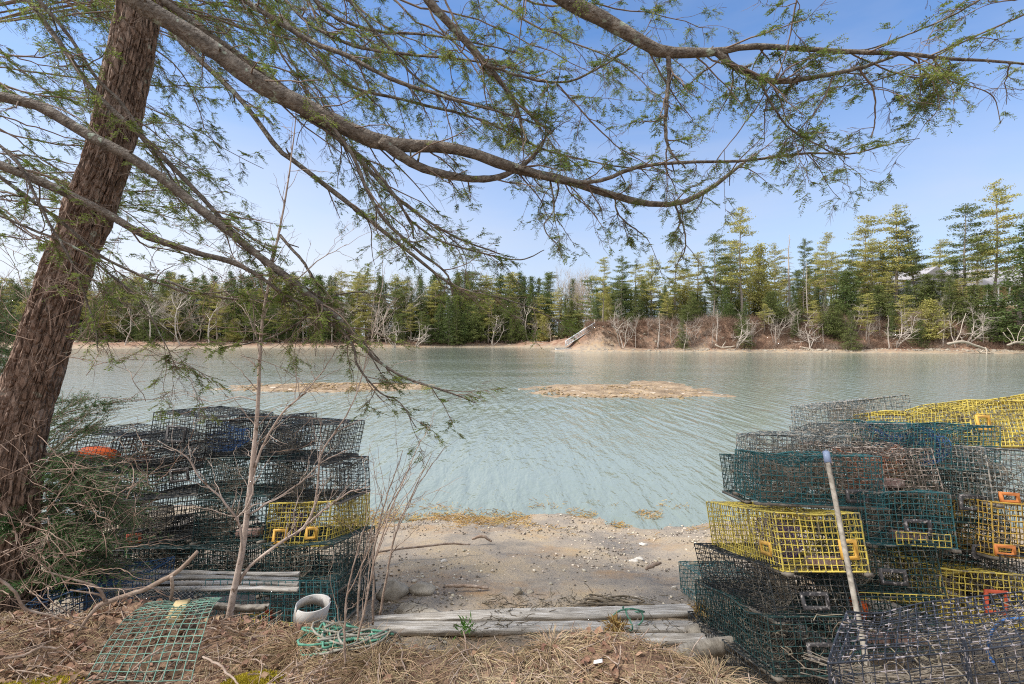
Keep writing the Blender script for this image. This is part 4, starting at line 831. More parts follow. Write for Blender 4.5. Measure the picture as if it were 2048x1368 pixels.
for (k, px, d, top, v, wd, lean, lab) in [
 ('pine', 1207, 126, 515, 0, .8, 0, 'tall slim pine with a bare trunk right above the gangway'),
 ('pine', 1244, 133, 512, 1, .9, 0, 'pine just behind the white lawn chairs on the point'),
 ('pine', 1303, 134, 512, 2, 1, 0, 'thick-trunked pine left of the wooden frame on the bluff'),
 ('pine', 1350, 136, 506, 3, 1, 0, 'full pine rising directly behind the wooden frame'),
 ('pine', 1428, 130, 470, 4, .8, 0, 'tall pine with a long bare trunk left of the tallest mid-shore pine'),
 ('pine', 1483, 128, 416, 5, .9, 0, 'tallest pine in the middle of the bluff, its ragged crown well above its neighbours'),
 ('bushy', 1519, 133, 492, 0, .8, 0, 'broad bushy pine just right of the tallest mid-bluff pine'),
 ('pine', 1551, 140, 487, 2, .8, 0, 'thin-crowned pine behind the pale dead snag, dark and narrow'),
 ('snag', 1579, 134, 470, 0, 1.2, 0, 'half dead spindly conifer with a needle-thin top'),
 ('pine', 1606, 129, 478, 1, .6, 0, 'slender pine with tufts only near its top beside the white snag'),
 ('pine', 1653, 138, 466, 3, .8, 0, 'sparse twin-topped pine left of the flat-crowned pine'),
 ('pine', 1722, 132, 431, 0, 1.0, 4, 'flat-topped umbrella-shaped pine leaning to the right'),
 ('pine', 1700, 125, 500, 4, 1.0, 0, 'yellow-green pine below the umbrella-shaped pine'),
 ('pine', 1793, 128, 414, 2, 1.15, 0, 'big broad-crowned pine in front of the house gable'),
 ('pine', 1745, 128, 478, 5, 1.0, 0, 'yellowish pine between the umbrella-shaped pine and the broad-crowned one'),
 ('pine', 1837, 126, 433, 1, .8, -7, 'thin pine leaning left in front of the house wall'),
 ('pine', 1926, 118, 412, 4, 1.05, 0, 'dense golden green pine left of the tallest pine on the shore'),
 ('pine', 1990, 116, 366, 5, .85, 0, 'tallest pine of the whole shore, thick grey trunk against the grey roof'),
 ('spruce', 2046, 106, 440, 0, 1.5, 0, 'dark full spruce cut by the right edge of the view'),
 ('bushy', 1385, 126, 585, 1, .8, 0, 'small yellow-green pine on the bluff below the tall bare-trunked pine'),
 ('bushy', 1451, 128, 574, 2, .7, 0, 'small pale pine beside the trunk of the tallest mid-bluff pine'),
 ('spruce', 1537, 124, 585, 1, 1.4, 0, 'dark bushy spruce on the bluff face below the broad bushy pine'),
 ('bushy', 1640, 122, 625, 0, 1.3, 0, 'low spreading pine at the bluff foot below the white snag'),
 ('bushy', 1690, 124, 545, 2, 1.2, 0, 'wide ragged pine hanging down the bluff below the umbrella-shaped pine'),
 ('bushy', 1722, 120, 600, 1, 1.3, 0, 'pine with drooping pale boughs at the foot of the bluff'),
 ('spruce', 1240, 124, 628, 2, 1.3, 0, 'small dark spruce at the bluff edge by the lawn chairs'),
 ('spruce', 1868, 122, 560, 3, 1.2, 0, 'dark spruce in front of the white house windows'),
 ('spruce', 1900, 116, 555, 4, 1.3, 0, 'dark spruce at the base of the golden green pine'),
 ('spruce', 1330, 128, 570, 1, 1.1, 0, 'dark green spruce behind the wooden frame leg'),
 ('spruce', 1285, 140, 560, 2, 1.2, 0, 'shaded spruce filling the gap behind the thick-trunked pine'),
 ('bushy', 1215, 128, 590, 0, .7, 0, 'yellowish young pine at the tip of the point behind the gangway post'),
 ('spruce', 2005, 108, 600, 1, 1.2, 0, 'little spruce below the porch at the right edge'),
 ('spruce', 1770, 134, 500, 3, 1.2, 0, 'dark spruce behind the trunks of the broad-crowned pine'),
 ('pine', 1395, 142, 505, 0, 1.1, 0, 'rounded pine behind the small bluff pine'),
 ('pine', 1270, 146, 530, 3, 1.2, 0, 'shorter pine behind the second lawn chair'),
 ('pine', 1460, 142, 500, 1, 1.1, 0, 'pine whose crown fills in behind the tallest mid-bluff pine'),
 ('pine', 1630, 146, 505, 2, 1.1, 0, 'distant pine showing behind the slender tufted one'),
 ('pine', 1880, 140, 480, 3, 1.1, 0, 'pine standing behind the house gable'),
 ('pine', 1955, 128, 470, 0, 1.1, 0, 'pine between the golden green pine and the tallest one'),
 ('snag', 1852, 116, 600, 1, 1., 0, 'grey leafless conifer standing on the shore below the house'),
 ('snag', 1615, 126, 525, 0, .9, 0, 'bleached white snag above the bluff'),
]: put(k, px, d, top, lab, GP, v=v, wide=wd, lean=lean)
px = 1185
while px < 2060:
    hi = np.interp(px, [1185, 1300, 1480, 1700, 1900, 2060], [552, 540, 525, 512, 500, 490]); 
    if not 1870 < px < 2045: put(['spruce', 'pine'][rng.integers(2)], px, rng.uniform(143, 153), hi + rng.uniform(-8, 45), 'conifer of the second row on the point, half hidden behind the shore pines', GP + ', second row', wide=rng.uniform(1.1, 1.5))
    if px < 1760 or 1830 < px < 1880: put(['bushy', 'spruce'][rng.integers(2)], px + 9, rng.uniform(131, 142), rng.uniform(572, 612) - max(0, px - 1500) * .04, 'low young conifer filling the shade between the pine trunks of the point', GP + ', undergrowth', wide=rng.uniform(1.1, 1.5))
    px += 19 * rng.uniform(.7, 1.3)
for k, (px, d, top, kd, lab) in enumerate([(1227, 124, 600, 'bare', 'pale bare birch on the tip of the point'), (1296, 122, 640, 'bare', 'bare crooked tree on the bluff left of the wooden frame'), (1345, 121, 632, 'bare', 'bare sapling on the bluff below the wooden frame'), (1375, 120, 650, 'bowl', 'bent bare tree at the shingle left of the small yellow-green pine'), (1505, 119, 655, 'bowl', 'bare grey shrub-tree at the bluff foot below the tallest mid-bluff pine'), (1560, 119, 640, 'bare', 'bare tree near the driftwood below the dark bushy spruce'), (1600, 118, 610, 'bare', 'bare white tree arching below the snag'), (1760, 116, 620, 'bare', 'leafless sapling below the broad-crowned pine'), (1815, 115, 610, 'bare', 'leafless tree on the bluff below the leaning thin pine'), (1972, 112, 615, 'bare', 'bare leaning tree by the fallen driftwood tree'), (1264, 123, 640, 'bowl', 'bare bush-like tree under the lawn chairs'), (1660, 130, 560, 'bare', 'grey leafless tree among the pines by the flat lawn')]):
    put(kd, px, d, top, lab, 'bare trees along the bluff', v=k)
for k in range(26):
    px = 1280 + 29 * k + rng.uniform(-12, 12)
    if px < 2030 and k % 2: put('snag' if k % 4 == 1 else 'spruce', px, float(np.interp(px, [1180, 1500, 1750, 2048], [119, 114, 109, 101.5])) + rng.uniform(1.5, 7), rng.uniform(612, 655), 'low scraggy tree growing on the bluff face above the shingle', 'low trees on the bluff face', wide=rng.uniform(1.1, 1.7))
for k in range(24):
    px = 1225 + 33 * k + rng.uniform(-14, 14)
    put(['pine', 'bushy', 'spruce'][k % 3], px, float(np.interp(px, [1180, 1500, 1750, 2048], [119, 114, 109, 101.5])) + rng.uniform(5, 13), rng.uniform(575, 632) - max(0, px - 1500) * .05, 'half-grown conifer rooted on the slope of the far bluff', 'half-grown conifers on the far bluff', wide=rng.uniform(1.0, 1.5))
for k in range(30):
    px = 1235 + 26 * k + rng.uniform(-12, 12)
    put('bare' if k % 3 else 'bowl', px, float(np.interp(px, [1180, 1500, 1750, 2048], [119, 114, 109, 101.5])) + rng.uniform(1.5, 9), rng.uniform(600, 655) - max(0, px - 1500) * .03, 'slim pale leafless tree standing in the brush of the far bluff', 'leafless trees in the bluff brush', v=k)
for k, (px, d, top) in enumerate([(1775, 124, 545), (1812, 123, 560), (1850, 122, 550), (1885, 121, 540), (1912, 119, 520)]): put(['pine', 'spruce', 'bushy'][k % 3], px, d, top, 'conifer screening the house from the water', 'conifers in front of the house', wide=1.25)
for k in range(16): put('bare', 1119 + 4.5 * k + rng.uniform(-4, 4), 190 + rng.uniform(-4, 25), 543 + rng.uniform(0, 14), 'grey leafless tree in the bare grove behind the gangway', 'bare grove behind the gangway', v=k, wide=.6)
# the long wood on the far left shore
n = 0
for row, (d0, step, lo, hi) in enumerate([(0, 17, 588, 640), (7, 14, 556, 598), (16, 16, 542, 572), (27, 18, 540, 560)]):
    px = -70 + row * 5
    while px < 1180:
        sd = np.interp(px, [-1000, -150, 300, 640, 860, 1024, 1150], [140, 155, 166, 176, 182, 186, 184]) ; d = sd + 5 + d0 + rng.uniform(-2, 3)
        if not (1105 < px < 1185 and row > 1): put('bare' if rng.random() < .17 else 'spruce' if rng.random() < .42 + .06 * row else ('pine' if row or rng.random() < .55 else 'bushy'), px, d, rng.uniform(lo, hi) + (6 if px < 200 else 0), ['low tree at the front edge of the long wood on the far left shore', 'tree in the front ranks of the long wood on the far left shore', 'tall tree of the middle ranks of the long far left wood', 'hindmost tree topping the long far left wood'][row], 'trees of the far left wood', wide=rng.uniform(.9, 1.35)); n += 1
        px += step * rng.uniform(.6, 1.4)
for k, (px, d, top, lab) in enumerate([(985, 187, 617, 'spreading white bare tree at the water edge of the far wood, standing alone'), (832, 180, 625, 'pale bare tree leaning at the water edge left of the lone spreading one'), (790, 178, 630, 'pale bare bush-tree between far conifers near the hanging hemlock tip'), (420, 168, 580, 'grey bare tree before the far wood, seen left of the sapling'), (300, 164, 575, 'grey bare tree before the far wood, seen just right of the hemlock trunk'), (250, 163, 590, 'low grey bare tree at the far shore next to the hemlock trunk'), (360, 166, 570, 'tall grey bare tree in the far wood between trunk and sapling'), (690, 176, 610, 'bare pale tree behind the lowest hemlock limb')]):
    put('bowl' if k < 3 else 'bare', px, d, top, lab, 'bare trees before the far wood', v=k, wide=1.2)
for k, c in PROTO.items():
    for i, o in enumerate(c):
        if (k, i) not in USED:
            for ch in list(o.children): bpy.data.objects.remove(ch)
            bpy.data.objects.remove(o)
# undergrowth on the bluff and along the shores
b = MB(); r = np.random.default_rng(5); px = np.r_[np.r_[r.uniform(1172, 2090, 4600), r.uniform(1172, 1760, 2600)], r.uniform(-80, 1180, 900)]; inl = r.uniform(3.2, 17, len(px))
def shore_y(px):
    y = np.interp(px, [-100, 300, 640, 860, 1024, 1110, 1160, 1172, 1210, 1353, 1528, 1746, 2034, 2150], [158, 166, 176, 182, 186, 186, 184, 120, 118, 115.5, 113, 108, 101, 97]); return y
yy = shore_y(px) + inl * np.where(px > 1180, 1, .7); xx = G(px, yy); zz = ground_z(xx, yy)
ok = zz > .6; B_ = np.column_stack([xx, yy, zz])[ok]; m = len(B_); K = 11
D = unit(r.normal(0, .55, (m, K, 3)) + [0, 0, .8]) * r.uniform(.3, 1.2, (m, K, 1)) * np.where(r.random((m, 1, 1)) < .2, 1.9, 1); Q = B_[:, None, None] + D[:, :, None] * np.linspace(0, 1, 4)[None, None, :, None] + np.cumsum(r.normal(0, .07, (m, K, 4, 3)), 2)
b.tubes(Q.reshape(-1, 4, 3), np.array([.03, .024, .018, .01])[None], 3); tag(b.build('brush', MT['brush']), 'bare reddish brush covering the far bluff and shore', 'undergrowth', kind='stuff')
# shingle and rocks at the foot of the bluff
ico = np.array([(0,0,1),(.9,0,.45),(.28,.85,.45),(-.72,.53,.45),(-.72,-.53,.45),(.28,-.85,.45),(.72,.53,-.45),(-.28,.85,-.45),(-.9,0,-.45),(-.28,-.85,-.45),(.72,-.53,-.45),(0,0,-1)])
icf = np.array([(0,1,2),(0,2,3),(0,3,4),(0,4,5),(0,5,1),(1,6,2),(2,7,3),(3,8,4),(4,9,5),(5,10,1),(2,6,7),(3,7,8),(4,8,9),(5,9,10),(1,10,6),(6,11,7),(7,11,8),(8,11,9),(9,11,10),(10,11,6)])
def stones(C, S, r):
    m = len(C); V = ico[None] * (1 + r.normal(0, .2, (m, 12, 1))) * S[:, None] ; a = r.uniform(0, 6.28, m); c, s = np.cos(a)[:, None], np.sin(a)[:, None]
    V = np.stack([V[..., 0] * c - V[..., 1] * s, V[..., 0] * s + V[..., 1] * c, V[..., 2]], -1) + C[:, None]; b = MB(); b.add(V.reshape(-1, 3), (icf[None] + (np.arange(m) * 12)[:, None, None]).reshape(-1, 3)); return b
px = np.r_[r.uniform(1150, 2090, 1500), r.uniform(-60, 1120, 700)]; yy = shore_y(px) + np.r_[r.uniform(1.5, 6.5, 1500), r.uniform(.5, 3.5, 700)]; xx = G(px, yy); zz = ground_z(xx, yy)
sz = r.uniform(.08, .3, (len(px), 1)) * [1, 1, .55] * (1 + 1.2 * (r.random((len(px), 1)) < .05)); tag(stones(np.column_stack([xx, yy, zz])[zz > -.1], sz[zz > -.1], r).build('shore_rubble', MT['rock']), 'grey rubble strewn along the far waterline', 'rubble', kind='stuff')
for (a0, a1, py, dep, sd_) in ((1070, 1475, 799, 6.5, 3), (420, 845, 785, 5, 4)):
    q = np.random.default_rng(sd_); d = EYE / (py - CY) * F; n = 900; u = q.uniform(-1, 1, n); v = q.uniform(-.9, .9, n); k = u ** 2 + v ** 2 < .95 + .3 * vnoise(u * 5, v * 4, sd_); u, v = u[k], v[k]; x = (G(a0, d) + G(a1, d)) / 2 + u * (G(a1, d) - G(a0, d)) / 2 * 1.03; y = d + dep * (v + 1) / 2 * 1.25
    S_ = q.uniform(.02, .08, (len(x), 1)) * [1.8, 1, .4]; tag(stones(np.column_stack([x, y, .13 * (1 - u ** 2 - v ** 2)]), S_, q).build('islet_rubble', MT['rubble']), 'tan weed-covered stones breaking the surface on the mid-water bar', 'rubble', kind='stuff')
# driftwood
def drift(label, stems, m='driftwood', group=None):
    rows, d0, d1 = stems[0]; p, _ = trace(rows, d0, d1, 3); e = empty('driftwood_tree', p[1]); tag(e, label, 'driftwood', group)
    for k, (rows, d0, d1) in enumerate(stems):
        p, rad = trace(rows, d0, d1, 14); b = MB(); b.tube(p + np.cumsum(rng.normal(0, .03, p.shape), 0), rad, 7); child(b, 'trunk' if k == 0 else 'root', MT[m], e)
GD = 'driftwood along the far shore'
drift('bleached fallen tree with clawed roots reaching the water on the right shore', [([(1895,688,7),(1925,684,8),(1950,692,7),(1975,700,5)],103,102.5),([(1970,695,4),(1960,705,3),(1952,698,2)],102.5,102),([(1970,695,5),(1972,702,4),(1970,710,3)],102.5,101.5),([(1972,697,4),(1985,706,2)],102.5,102),([(1925,684,3),(1920,676,2)],103,103)], group=GD)
drift('grey root mass heaped at the right edge of the shore', [([(2015,690,6),(2035,684,7),(2060,686,6)],101,101),([(2030,684,2),(2022,665,1.6),(2015,655,2)],101,102),([(2035,684,2),(2038,662,1.6),(2045,650,2)],101,102),([(2025,686,2),(2010,672,1.6),(2004,664,2)],101,102),([(2040,682,2),(2055,664,2)],101,102)], group=GD)
drift('thin log lying on the shingle below the bluff middle', [([(1600,694,3),(1620,697,3.5),(1638,704,3)],114.5,113)], group=GD)
drift('leaning dead stem curving up from the fallen tree', [([(1908,687,3),(1918,672,2.6),(1926,650,2.2),(1934,628,1.5)],104,106)], group=GD)
drift('pale log propped slantwise on the bluff below the house', [([(1876,668,3),(1895,655,3),(1912,640,2)],108,111)], group=GD)
drift('fallen grey trunk on the slope at the right edge', [([(1995,625,4),(2015,632,4),(2030,634,3)],113,112),([(1985,644,3),(2005,642,3),(2035,640,2)],111,111)], group=GD)
drift('low dead tree lying at the shore under the bent bare tree', [([(1430,690,4),(1445,696,4),(1470,693,3)],117,116),([(1445,694,3),(1452,684,2)],117,117),([(1440,694,2.5),(1428,684,1.5)],117,117)], group=GD)
drift('grey fallen branches on the far shore left of the float', [([(1060,690,2.5),(1085,688,2.5),(1105,691,2)],182,182),([(1075,690,2),(1068,682,1.5)],182,182)], group=GD)
# house
def house():
    e = empty('house', (124, 128, 12)); tag(e, 'pale house with grey roofs and a long porch behind the shore pines', 'house'); zb = float(ground_z(124, 133)) - .3
    def part(n, m, *bx, par=None, roof=None):
        b = MB()
        for (a, c) in bx: b.box(a, c)
        if roof:
            for (x0, x1, y0, y1, z0, z1, ax) in roof:
                o = .5
                if ax == 'x': ym = (y0 + y1) / 2; V = [(x0-o,y0-o,z0),(x1+o,y0-o,z0),(x1+o,ym,z1),(x0-o,ym,z1),(x0-o,y1+o,z0),(x1+o,y1+o,z0),(x0-o,y0-o,z0-.2),(x1+o,y0-o,z0-.2),(x1+o,y1+o,z0-.2),(x0-o,y1+o,z0-.2)]; Fq = [(0,1,2,3),(3,2,5,4),(6,7,1,0),(4,5,8,9),(6,9,8,7)]; Ft = [(0,3,4),(1,5,2)]
                else: xm = (x0 + x1) / 2; V = [(x0-o,y0-o,z0),(x0-o,y1+o,z0),(xm,y1+o,z1),(xm,y0-o,z1),(x1+o,y0-o,z0),(x1+o,y1+o,z0)]; Fq = [(0,3,2,1),(3,4,5,2),(0,1,5,4)]; Ft = [(0,4,3),(1,2,5)]
                b.add(V, Fq); b.add(V, Ft)
        return child(b, n, MT[m], par or e, False) if par is None else b.build(n, MT[m], par)
    part('wall', 'housewall', ((108, 134, zb), (119, 146, 18.2))); part('roof', 'roof', roof=[(108, 119, 134, 146, 18.25, 22.4, 'y')])
    part('wall', 'housewall', ((100, 135, zb), (107.9, 145, 16))); part('roof', 'roof', roof=[(100, 107.4, 135, 145, 16.05, 19.4, 'x')])
    part('wall', 'woodtan', ((119.1, 132, zb), (146, 144, 16.8))); part('roof', 'roof', roof=[(119.7, 146, 129, 144, 16.9, 22, 'x')])
    part('deck', 'housetrim', ((98, 131, zb), (108, 134, zb + 1.6)), ((119, 128.6, zb), (146, 131.8, zb + .5)))
    for k in range(10): part('porch_post', 'housetrim', ((119.6 + 2.9 * k, 129.0, zb + .5), (119.9 + 2.9 * k, 129.3, 16.85)))
    part('railing', 'housetrim', *[((119.6 + .4 * k, 128.8, zb + .5), (119.68 + .4 * k, 128.88, zb + 1.5)) for k in range(66)], ((119.6, 128.75, zb + 1.5), (146, 128.93, zb + 1.6)))
    def win(x, y, z, w, h):
        f = part('window', 'housetrim', ((x, y - .1, z), (x + w, y - .01, z + h))); b = MB(); b.box((x + .12, y - .16, z + .12), (x + w - .12, y - .105, z + h - .12))
        for k in range(len(b.V)): b.V[k] = b.V[k] - np.array(e.location)
        b.build('pane', MT['glass'], f)
    for k in range(4): win(100.3 + 1.9 * k, 135, zb + 1.4, 1.6, 2.6)
    for k in range(4): win(108.6 + 2.6 * k, 134, zb + 1.6, 1.8, 2.4)
    for k in range(2): win(111.2 + 2.8 * k, 134, 16.0, 1.8, 1.8)
    for k in range(7): win(121 + 3.4 * k, 132, zb + 1.2, 1.7, 2)
house()
# gangway, float, chairs, frame
e = empty('gangway', P(1133, 693, 124)); tag(e, 'white trussed gangway sloping from the point down to the float', 'gangway')
A, Bp = P(1132, 692, 124), P(1190, 655, 124.6)
for off in (0, 1.3):
    b = MB(); o = np.array([0, off, 0]); up = np.array([0, 0, 1.25]); b.tube([A + o, Bp + o], .09, 5); b.tube([A + o + up, Bp + o + up], .08, 5)
    for k in range(12): t0, t1 = k / 11, min(1, (k + 1) / 11); p0, p1 = A + (Bp - A) * t0 + o, A + (Bp - A) * t1 + o; b.tube([p0, p0 + up], .05, 4); b.tube([p0, p1 + up], .04, 4)
    child(b, 'railing', MT['metal'], e, False)
b = MB(); V = [A + [0, 0, .02], A + [0, 1.3, .02], Bp + [0, 1.3, .02], Bp + [0, 0, .02]]; V = V + [v - np.array([0, 0, .15]) for v in V]; b.add(V, [(0,1,2,3),(4,7,6,5),(0,4,5,1),(1,5,6,2),(2,6,7,3),(3,7,4,0)]); child(b, 'deck', MT['metal'], e, False)
b = MB(); b.box(Bp + np.array([-.1, .2, -2.6]), Bp + np.array([.1, .4, 2.0])); child(b, 'post', MT['driftwood'], e, False)
e = empty('float_dock', P(1140, 698, 124)); tag(e, 'pale float dock on the water below the gangway', 'dock'); a = P(1112, 699, 123)
b = MB(); b.box(a + [0, 0, -.35], a + [5.8, 3.2, .35]); child(b, 'float', MT['whiteplastic'], e, False); b = MB(); b.box(a + [-.1, -.1, .354], a + [5.9, 3.3, .45]); child(b, 'deck', MT['wood'], e, False)
def chair(x, y, ry, label):
    z = float(ground_z(x, y)); e = empty('lawn_chair', (x, y, z), (0, 0, ry)); tag(e, label, 'chair', 'white lawn chairs on the point')
    b = MB(); b.add(np.array([(-.3,-.3,.4),(.3,-.3,.4),(.3,.28,.3),(-.3,.28,.3),(-.3,-.3,.36),(.3,-.3,.36),(.3,.28,.26),(-.3,.28,.26)]), [(0,1,2,3),(7,6,5,4),(0,4,5,1),(1,5,6,2),(2,6,7,3),(3,7,4,0)]); b.build('seat', MT['housetrim'], e)
    b = MB()
    for k in range(5): u = -.28 + .125 * k; b.add(np.array([(u,.22,.28),(u+.11,.22,.28),(u+.11,.6,1.05 - abs(k-2)*.05),(u,.6,1.05 - abs(k-2)*.05),(u,.25,.28),(u+.11,.25,.28),(u+.11,.63,1.05 - abs(k-2)*.05),(u,.63,1.05 - abs(k-2)*.05)]), [(0,1,2,3),(7,6,5,4),(0,4,5,1),(1,5,6,2),(2,6,7,3),(3,7,4,0)])
    b.build('backrest', MT['housetrim'], e)
    for s in (-1, 1): b = MB(); b.box((s*.4-.07, -.4, .56), (s*.4+.07, .35, .6)); b.build('armrest', MT['housetrim'], e); b = MB(); b.box((s*.36-.03, -.35, 0), (s*.36+.03, -.27, .56)); b.build('leg', MT['housetrim'], e)
chair(G(1217, 127), 127, 1.9, 'white lawn chair standing alone near the tip of the point'); chair(G(1270, 130), 130, .3, 'white lawn chair of the close pair, nearer the gangway'); chair(G(1279, 130), 130, -.3, 'white lawn chair of the close pair, nearer the wooden frame')
e = empty('wooden_frame', P(1334, 645, 129)); tag(e, 'open tan wooden frame standing at the bluff edge', 'frame'); zb = float(ground_z(G(1334, 129), 129)); x0, x1 = G(1323, 129), G(1345, 129); zt = zb + 2.4
for x in (x0, x1):
    for y in (129, 130.2): b = MB(); b.box((x - .07, y - .07, zb - .3), (x + .07, y + .07, zt)); child(b, 'post', MT['woodtan'], e, False)
b = MB()
for y in (129, 130.2): b.box((x0 - .2, y - .06, zt + .003), (x1 + .2, y + .06, zt + .16))
for k in (.35, .65): b.box((x0 + .08, 128.96, zb + 2.4 * k), (x0 + .6, 129.06, zb + 2.4 * k + .1)); b.box((x1 - .6, 128.96, zb + 2.4 * k), (x1 - .08, 129.06, zb + 2.4 * k + .1))
child(b, 'rail', MT['woodtan'], e, False)
# ------------------------------------------------------------------ things lying about on bank and beach
def beam(name, label, cat, a, c, wd, th, m, group=None, taper=1., seed=0):
    """a squared timber from a to c (centres of its ends), worn and slightly uneven"""
    a = np.asarray(a, float); c = np.asarray(c, float); ax = unit(c - a); up = np.array([0, 0, 1.]); sd = unit(np.cross(ax, up)); up = np.cross(sd, ax); n = 26; b = MB()
    r = np.random.default_rng(seed + int(abs(a[0]) * 100)); V = []
    for k in range(n):
        t = k / (n - 1); f = taper + (1 - taper) * min(1, t * 3); p = a + (c - a) * t + up * .008 * math.sin(5 * t + seed) + sd * .012 * math.sin(3.3 * t + seed)
        for (s, u) in ((-1, -1), (-.5, -1), (1, -1), (1, .93), (.96, 1), (-.96, 1), (-1, .93)): V.append(p + sd * s * wd / 2 * f + up * u * th / 2 + r.normal(0, .0012, 3))
    Fq = [(i * 7 + j, i * 7 + (j + 1) % 7, (i + 1) * 7 + (j + 1) % 7, (i + 1) * 7 + j) for i in range(n - 1) for j in range(7)]; b.add(V, Fq); b.add(V, [tuple(range(6, -1, -1)), tuple(range((n - 1) * 7, n * 7))])
    ang = math.atan2(ax[1], ax[0]); ml = Matrix.Rotation(-ang, 3, 'Z'); o0 = (a + c) / 2
    for k in range(len(b.V)): b.V[k] = (b.V[k] - o0) @ np.array(ml).T
    o = b.build(name, MT[m], None, False, o0, (0, 0, ang)); tag(o, label, cat, group); return o
GT = 'grey timbers lying across the beach head'
beam('timber', 'long weathered grey beam lying nearest the beach, its pale end tapering', 'timber', P(746, 1240, 4.14), P(1384, 1219, 4.3), .15, .04, 'woodx', GT, .35)
beam('timber', 'grey beam half buried behind the grassy mound, second from the beach', 'timber', P(740, 1256, 3.96), P(1392, 1258, 4.02), .13, .045, 'woodx', GT, seed=3)
beam('timber', 'short tan plank edge between grassy mound and right pile, closest to the camera', 'timber', P(1150, 1284, 3.74), P(1450, 1277, 3.78), .11, .035, 'woodx', GT, seed=5)
beam('timber', 'narrow grey stake sticking up out of the dry grass below the rope coil', 'stake', P(866, 1298, 3.0), P(842, 1390, 2.15), .055, .03, 'wood', GT, seed=7)
p = spline(np.array([[*P(1350, 1316, 3.4), .062], [*P(1400, 1300, 3.45), .06], [*P(1470, 1288, 3.5), .055]]), 20); b = MB(); b.tube(p[:, :3], p[:, 3] * (1 + .04 * rng.normal(0, 1, 20)), 14); o = b.build('log', MT['wood'], None, True); tag(o, 'round barkless log with a cut end beside the foot of the right pile', 'log')
def boulder(label, px, py, d, s, seed, m='rock', group='rocks on the near beach', name='rock'):
    r = np.random.default_rng(seed); n, k = 22, 15; u, v = np.meshgrid(np.linspace(0, 2 * np.pi, n, endpoint=False), np.linspace(0, np.pi, k)); D = np.stack([np.cos(u) * np.sin(v), np.sin(u) * np.sin(v), np.cos(v)], -1)
    pl = unit(r.normal(0, 1, (14, 3))); q = np.max(np.einsum('ijk,lk->ijl', D, pl) / r.uniform(.75, 1.1, 14), -1); R = 1 / np.maximum(q, .55) * .8
    R = R * (1 + .05 * fbm(D[..., 0] * 4 + seed, D[..., 1] * 4 + D[..., 2] * 3, 3, seed)); V = D * R[..., None] * np.array(s) / 2; idx = np.arange(n * k).reshape(k, n); j = np.roll(idx, -1, 1)
    b = MB(); b.add(V.reshape(-1, 3), np.stack([idx[1:], j[1:], j[:-1], idx[:-1]], -1).reshape(-1, 4)); x = G(px, d); o = b.build(name, MT[m], None, False, (x, d, float(ground_z(x, d)) + s[2] * .22), (0, 0, r.uniform(-.3, .3))); tag(o, label, 'rock', group); return o
boulder('big angular grey rock on the beach beside the left trap pile', 785, 1165, 4.75, (.30, .26, .26), 4)
boulder('low flat rock just right of the big angular one', 838, 1165, 4.85, (.26, .2, .10), 5)
boulder('flat dark slab in front of the long beam end', 826, 1218, 4.4, (.36, .2, .09), 6)
boulder('round grey stone in the middle of the beach, largest of the pebbles', 1032, 1186, 4.75, (.085, .08, .07), 7)
boulder('pale flat stone toward the right pile, bigger of two side by side', 1278, 1081, 6.3, (.12, .09, .06), 8, 'palestone'); boulder('pale flat stone toward the right pile, smaller of two side by side', 1266, 1085, 6.2, (.09, .07, .05), 9, 'palestone')
boulder('white stone high on the beach near the waterline', 1288, 1063, 6.9, (.11, .08, .05), 10, 'palestone'); boulder('whitish stone close by the yellow trap corner', 1370, 1091, 6.0, (.12, .09, .06), 11, 'palestone')
boulder('pale round pebble by the teal trap jutting onto the beach', 1350, 1152, 5.1, (.07, .06, .05), 12, 'palestone'); boulder('pale pebble on the left half of the beach below the stick', 889, 1101, 5.9, (.08, .07, .06), 13, 'palestone')
boulder('tan stone just right of the largest round one', 1060, 1182, 4.8, (.07, .06, .05), 14); boulder('whitish stone at the shore edge in front of the right pile', 1424, 1072, 6.5, (.12, .1, .05), 15, 'palestone'); boulder('chalky white broken slab heap at the foot of the right pile', 1405, 1255, 3.95, (.2, .22, .13), 16, 'rock')
boulder('little dark stone at the waterline right of centre', 1205, 1068, 6.7, (.07, .06, .05), 17)
# sticks
def stick(label, rows, d0, d1, m='stem', twigs=(), group='dead sticks on the bank and beach', name='stick'):
    p, rad = trace(rows, d0, d1, 22); p = p + np.cumsum(rng.normal(0, .0025, p.shape), 0); b = MB(); b.tube(p, rad, 8)
    for (tr, a, c) in twigs: q, rq = trace(tr, a, c, 12); b.tube(q, rq, 6)
    o = p.mean(0)
    for k in range(len(b.V)): b.V[k] = b.V[k] - o
    ob = b.build(name, MT[m], None, True, o); tag(ob, label, 'stick', group)
stick('long forked grey branch leaning from the ground up over the slatted bench', [(150,1268,7),(185,1222,10),(211,1203,13),(278,1184,13),(346,1151,12),(375,1128,10),(401,1102,9)], 2.75, 3.0, twigs=[([(343,1153,9),(345,1175,9),(342,1200,8)],2.9,2.95),([(211,1203,10),(195,1175,8),(150,1160,6),(90,1142,4)],2.8,2.7),([(213,1203,8),(200,1190,6),(140,1180,4)],2.8,2.75)])
stick('thick dead stick lying across the bank at lower left', [(10,1318,7),(50,1312,8),(90,1302,7),(130,1298,4)], 2.25, 2.35)
stick('crooked pale stick running out of the bottom edge beside the moss', [(405,1312,5),(430,1325,6),(445,1345,6),(470,1375,4)], 2.35, 2.15)
stick('thin dark root looping low in front of the brambles', [(-10,1150,8),(30,1180,8),(60,1215,7),(110,1232,5),(170,1255,3)], 2.45, 2.6)
stick('long thin driftwood stick on the mud by the left pile', [(755,1104,4),(820,1095,5),(890,1088,5),(940,1090,4)], 5.9, 6.1); stick('knot of dark seaweed-hung twig near the waterline', [(945,1078,5),(965,1070,8),(985,1080,5)], 6.6, 6.6)
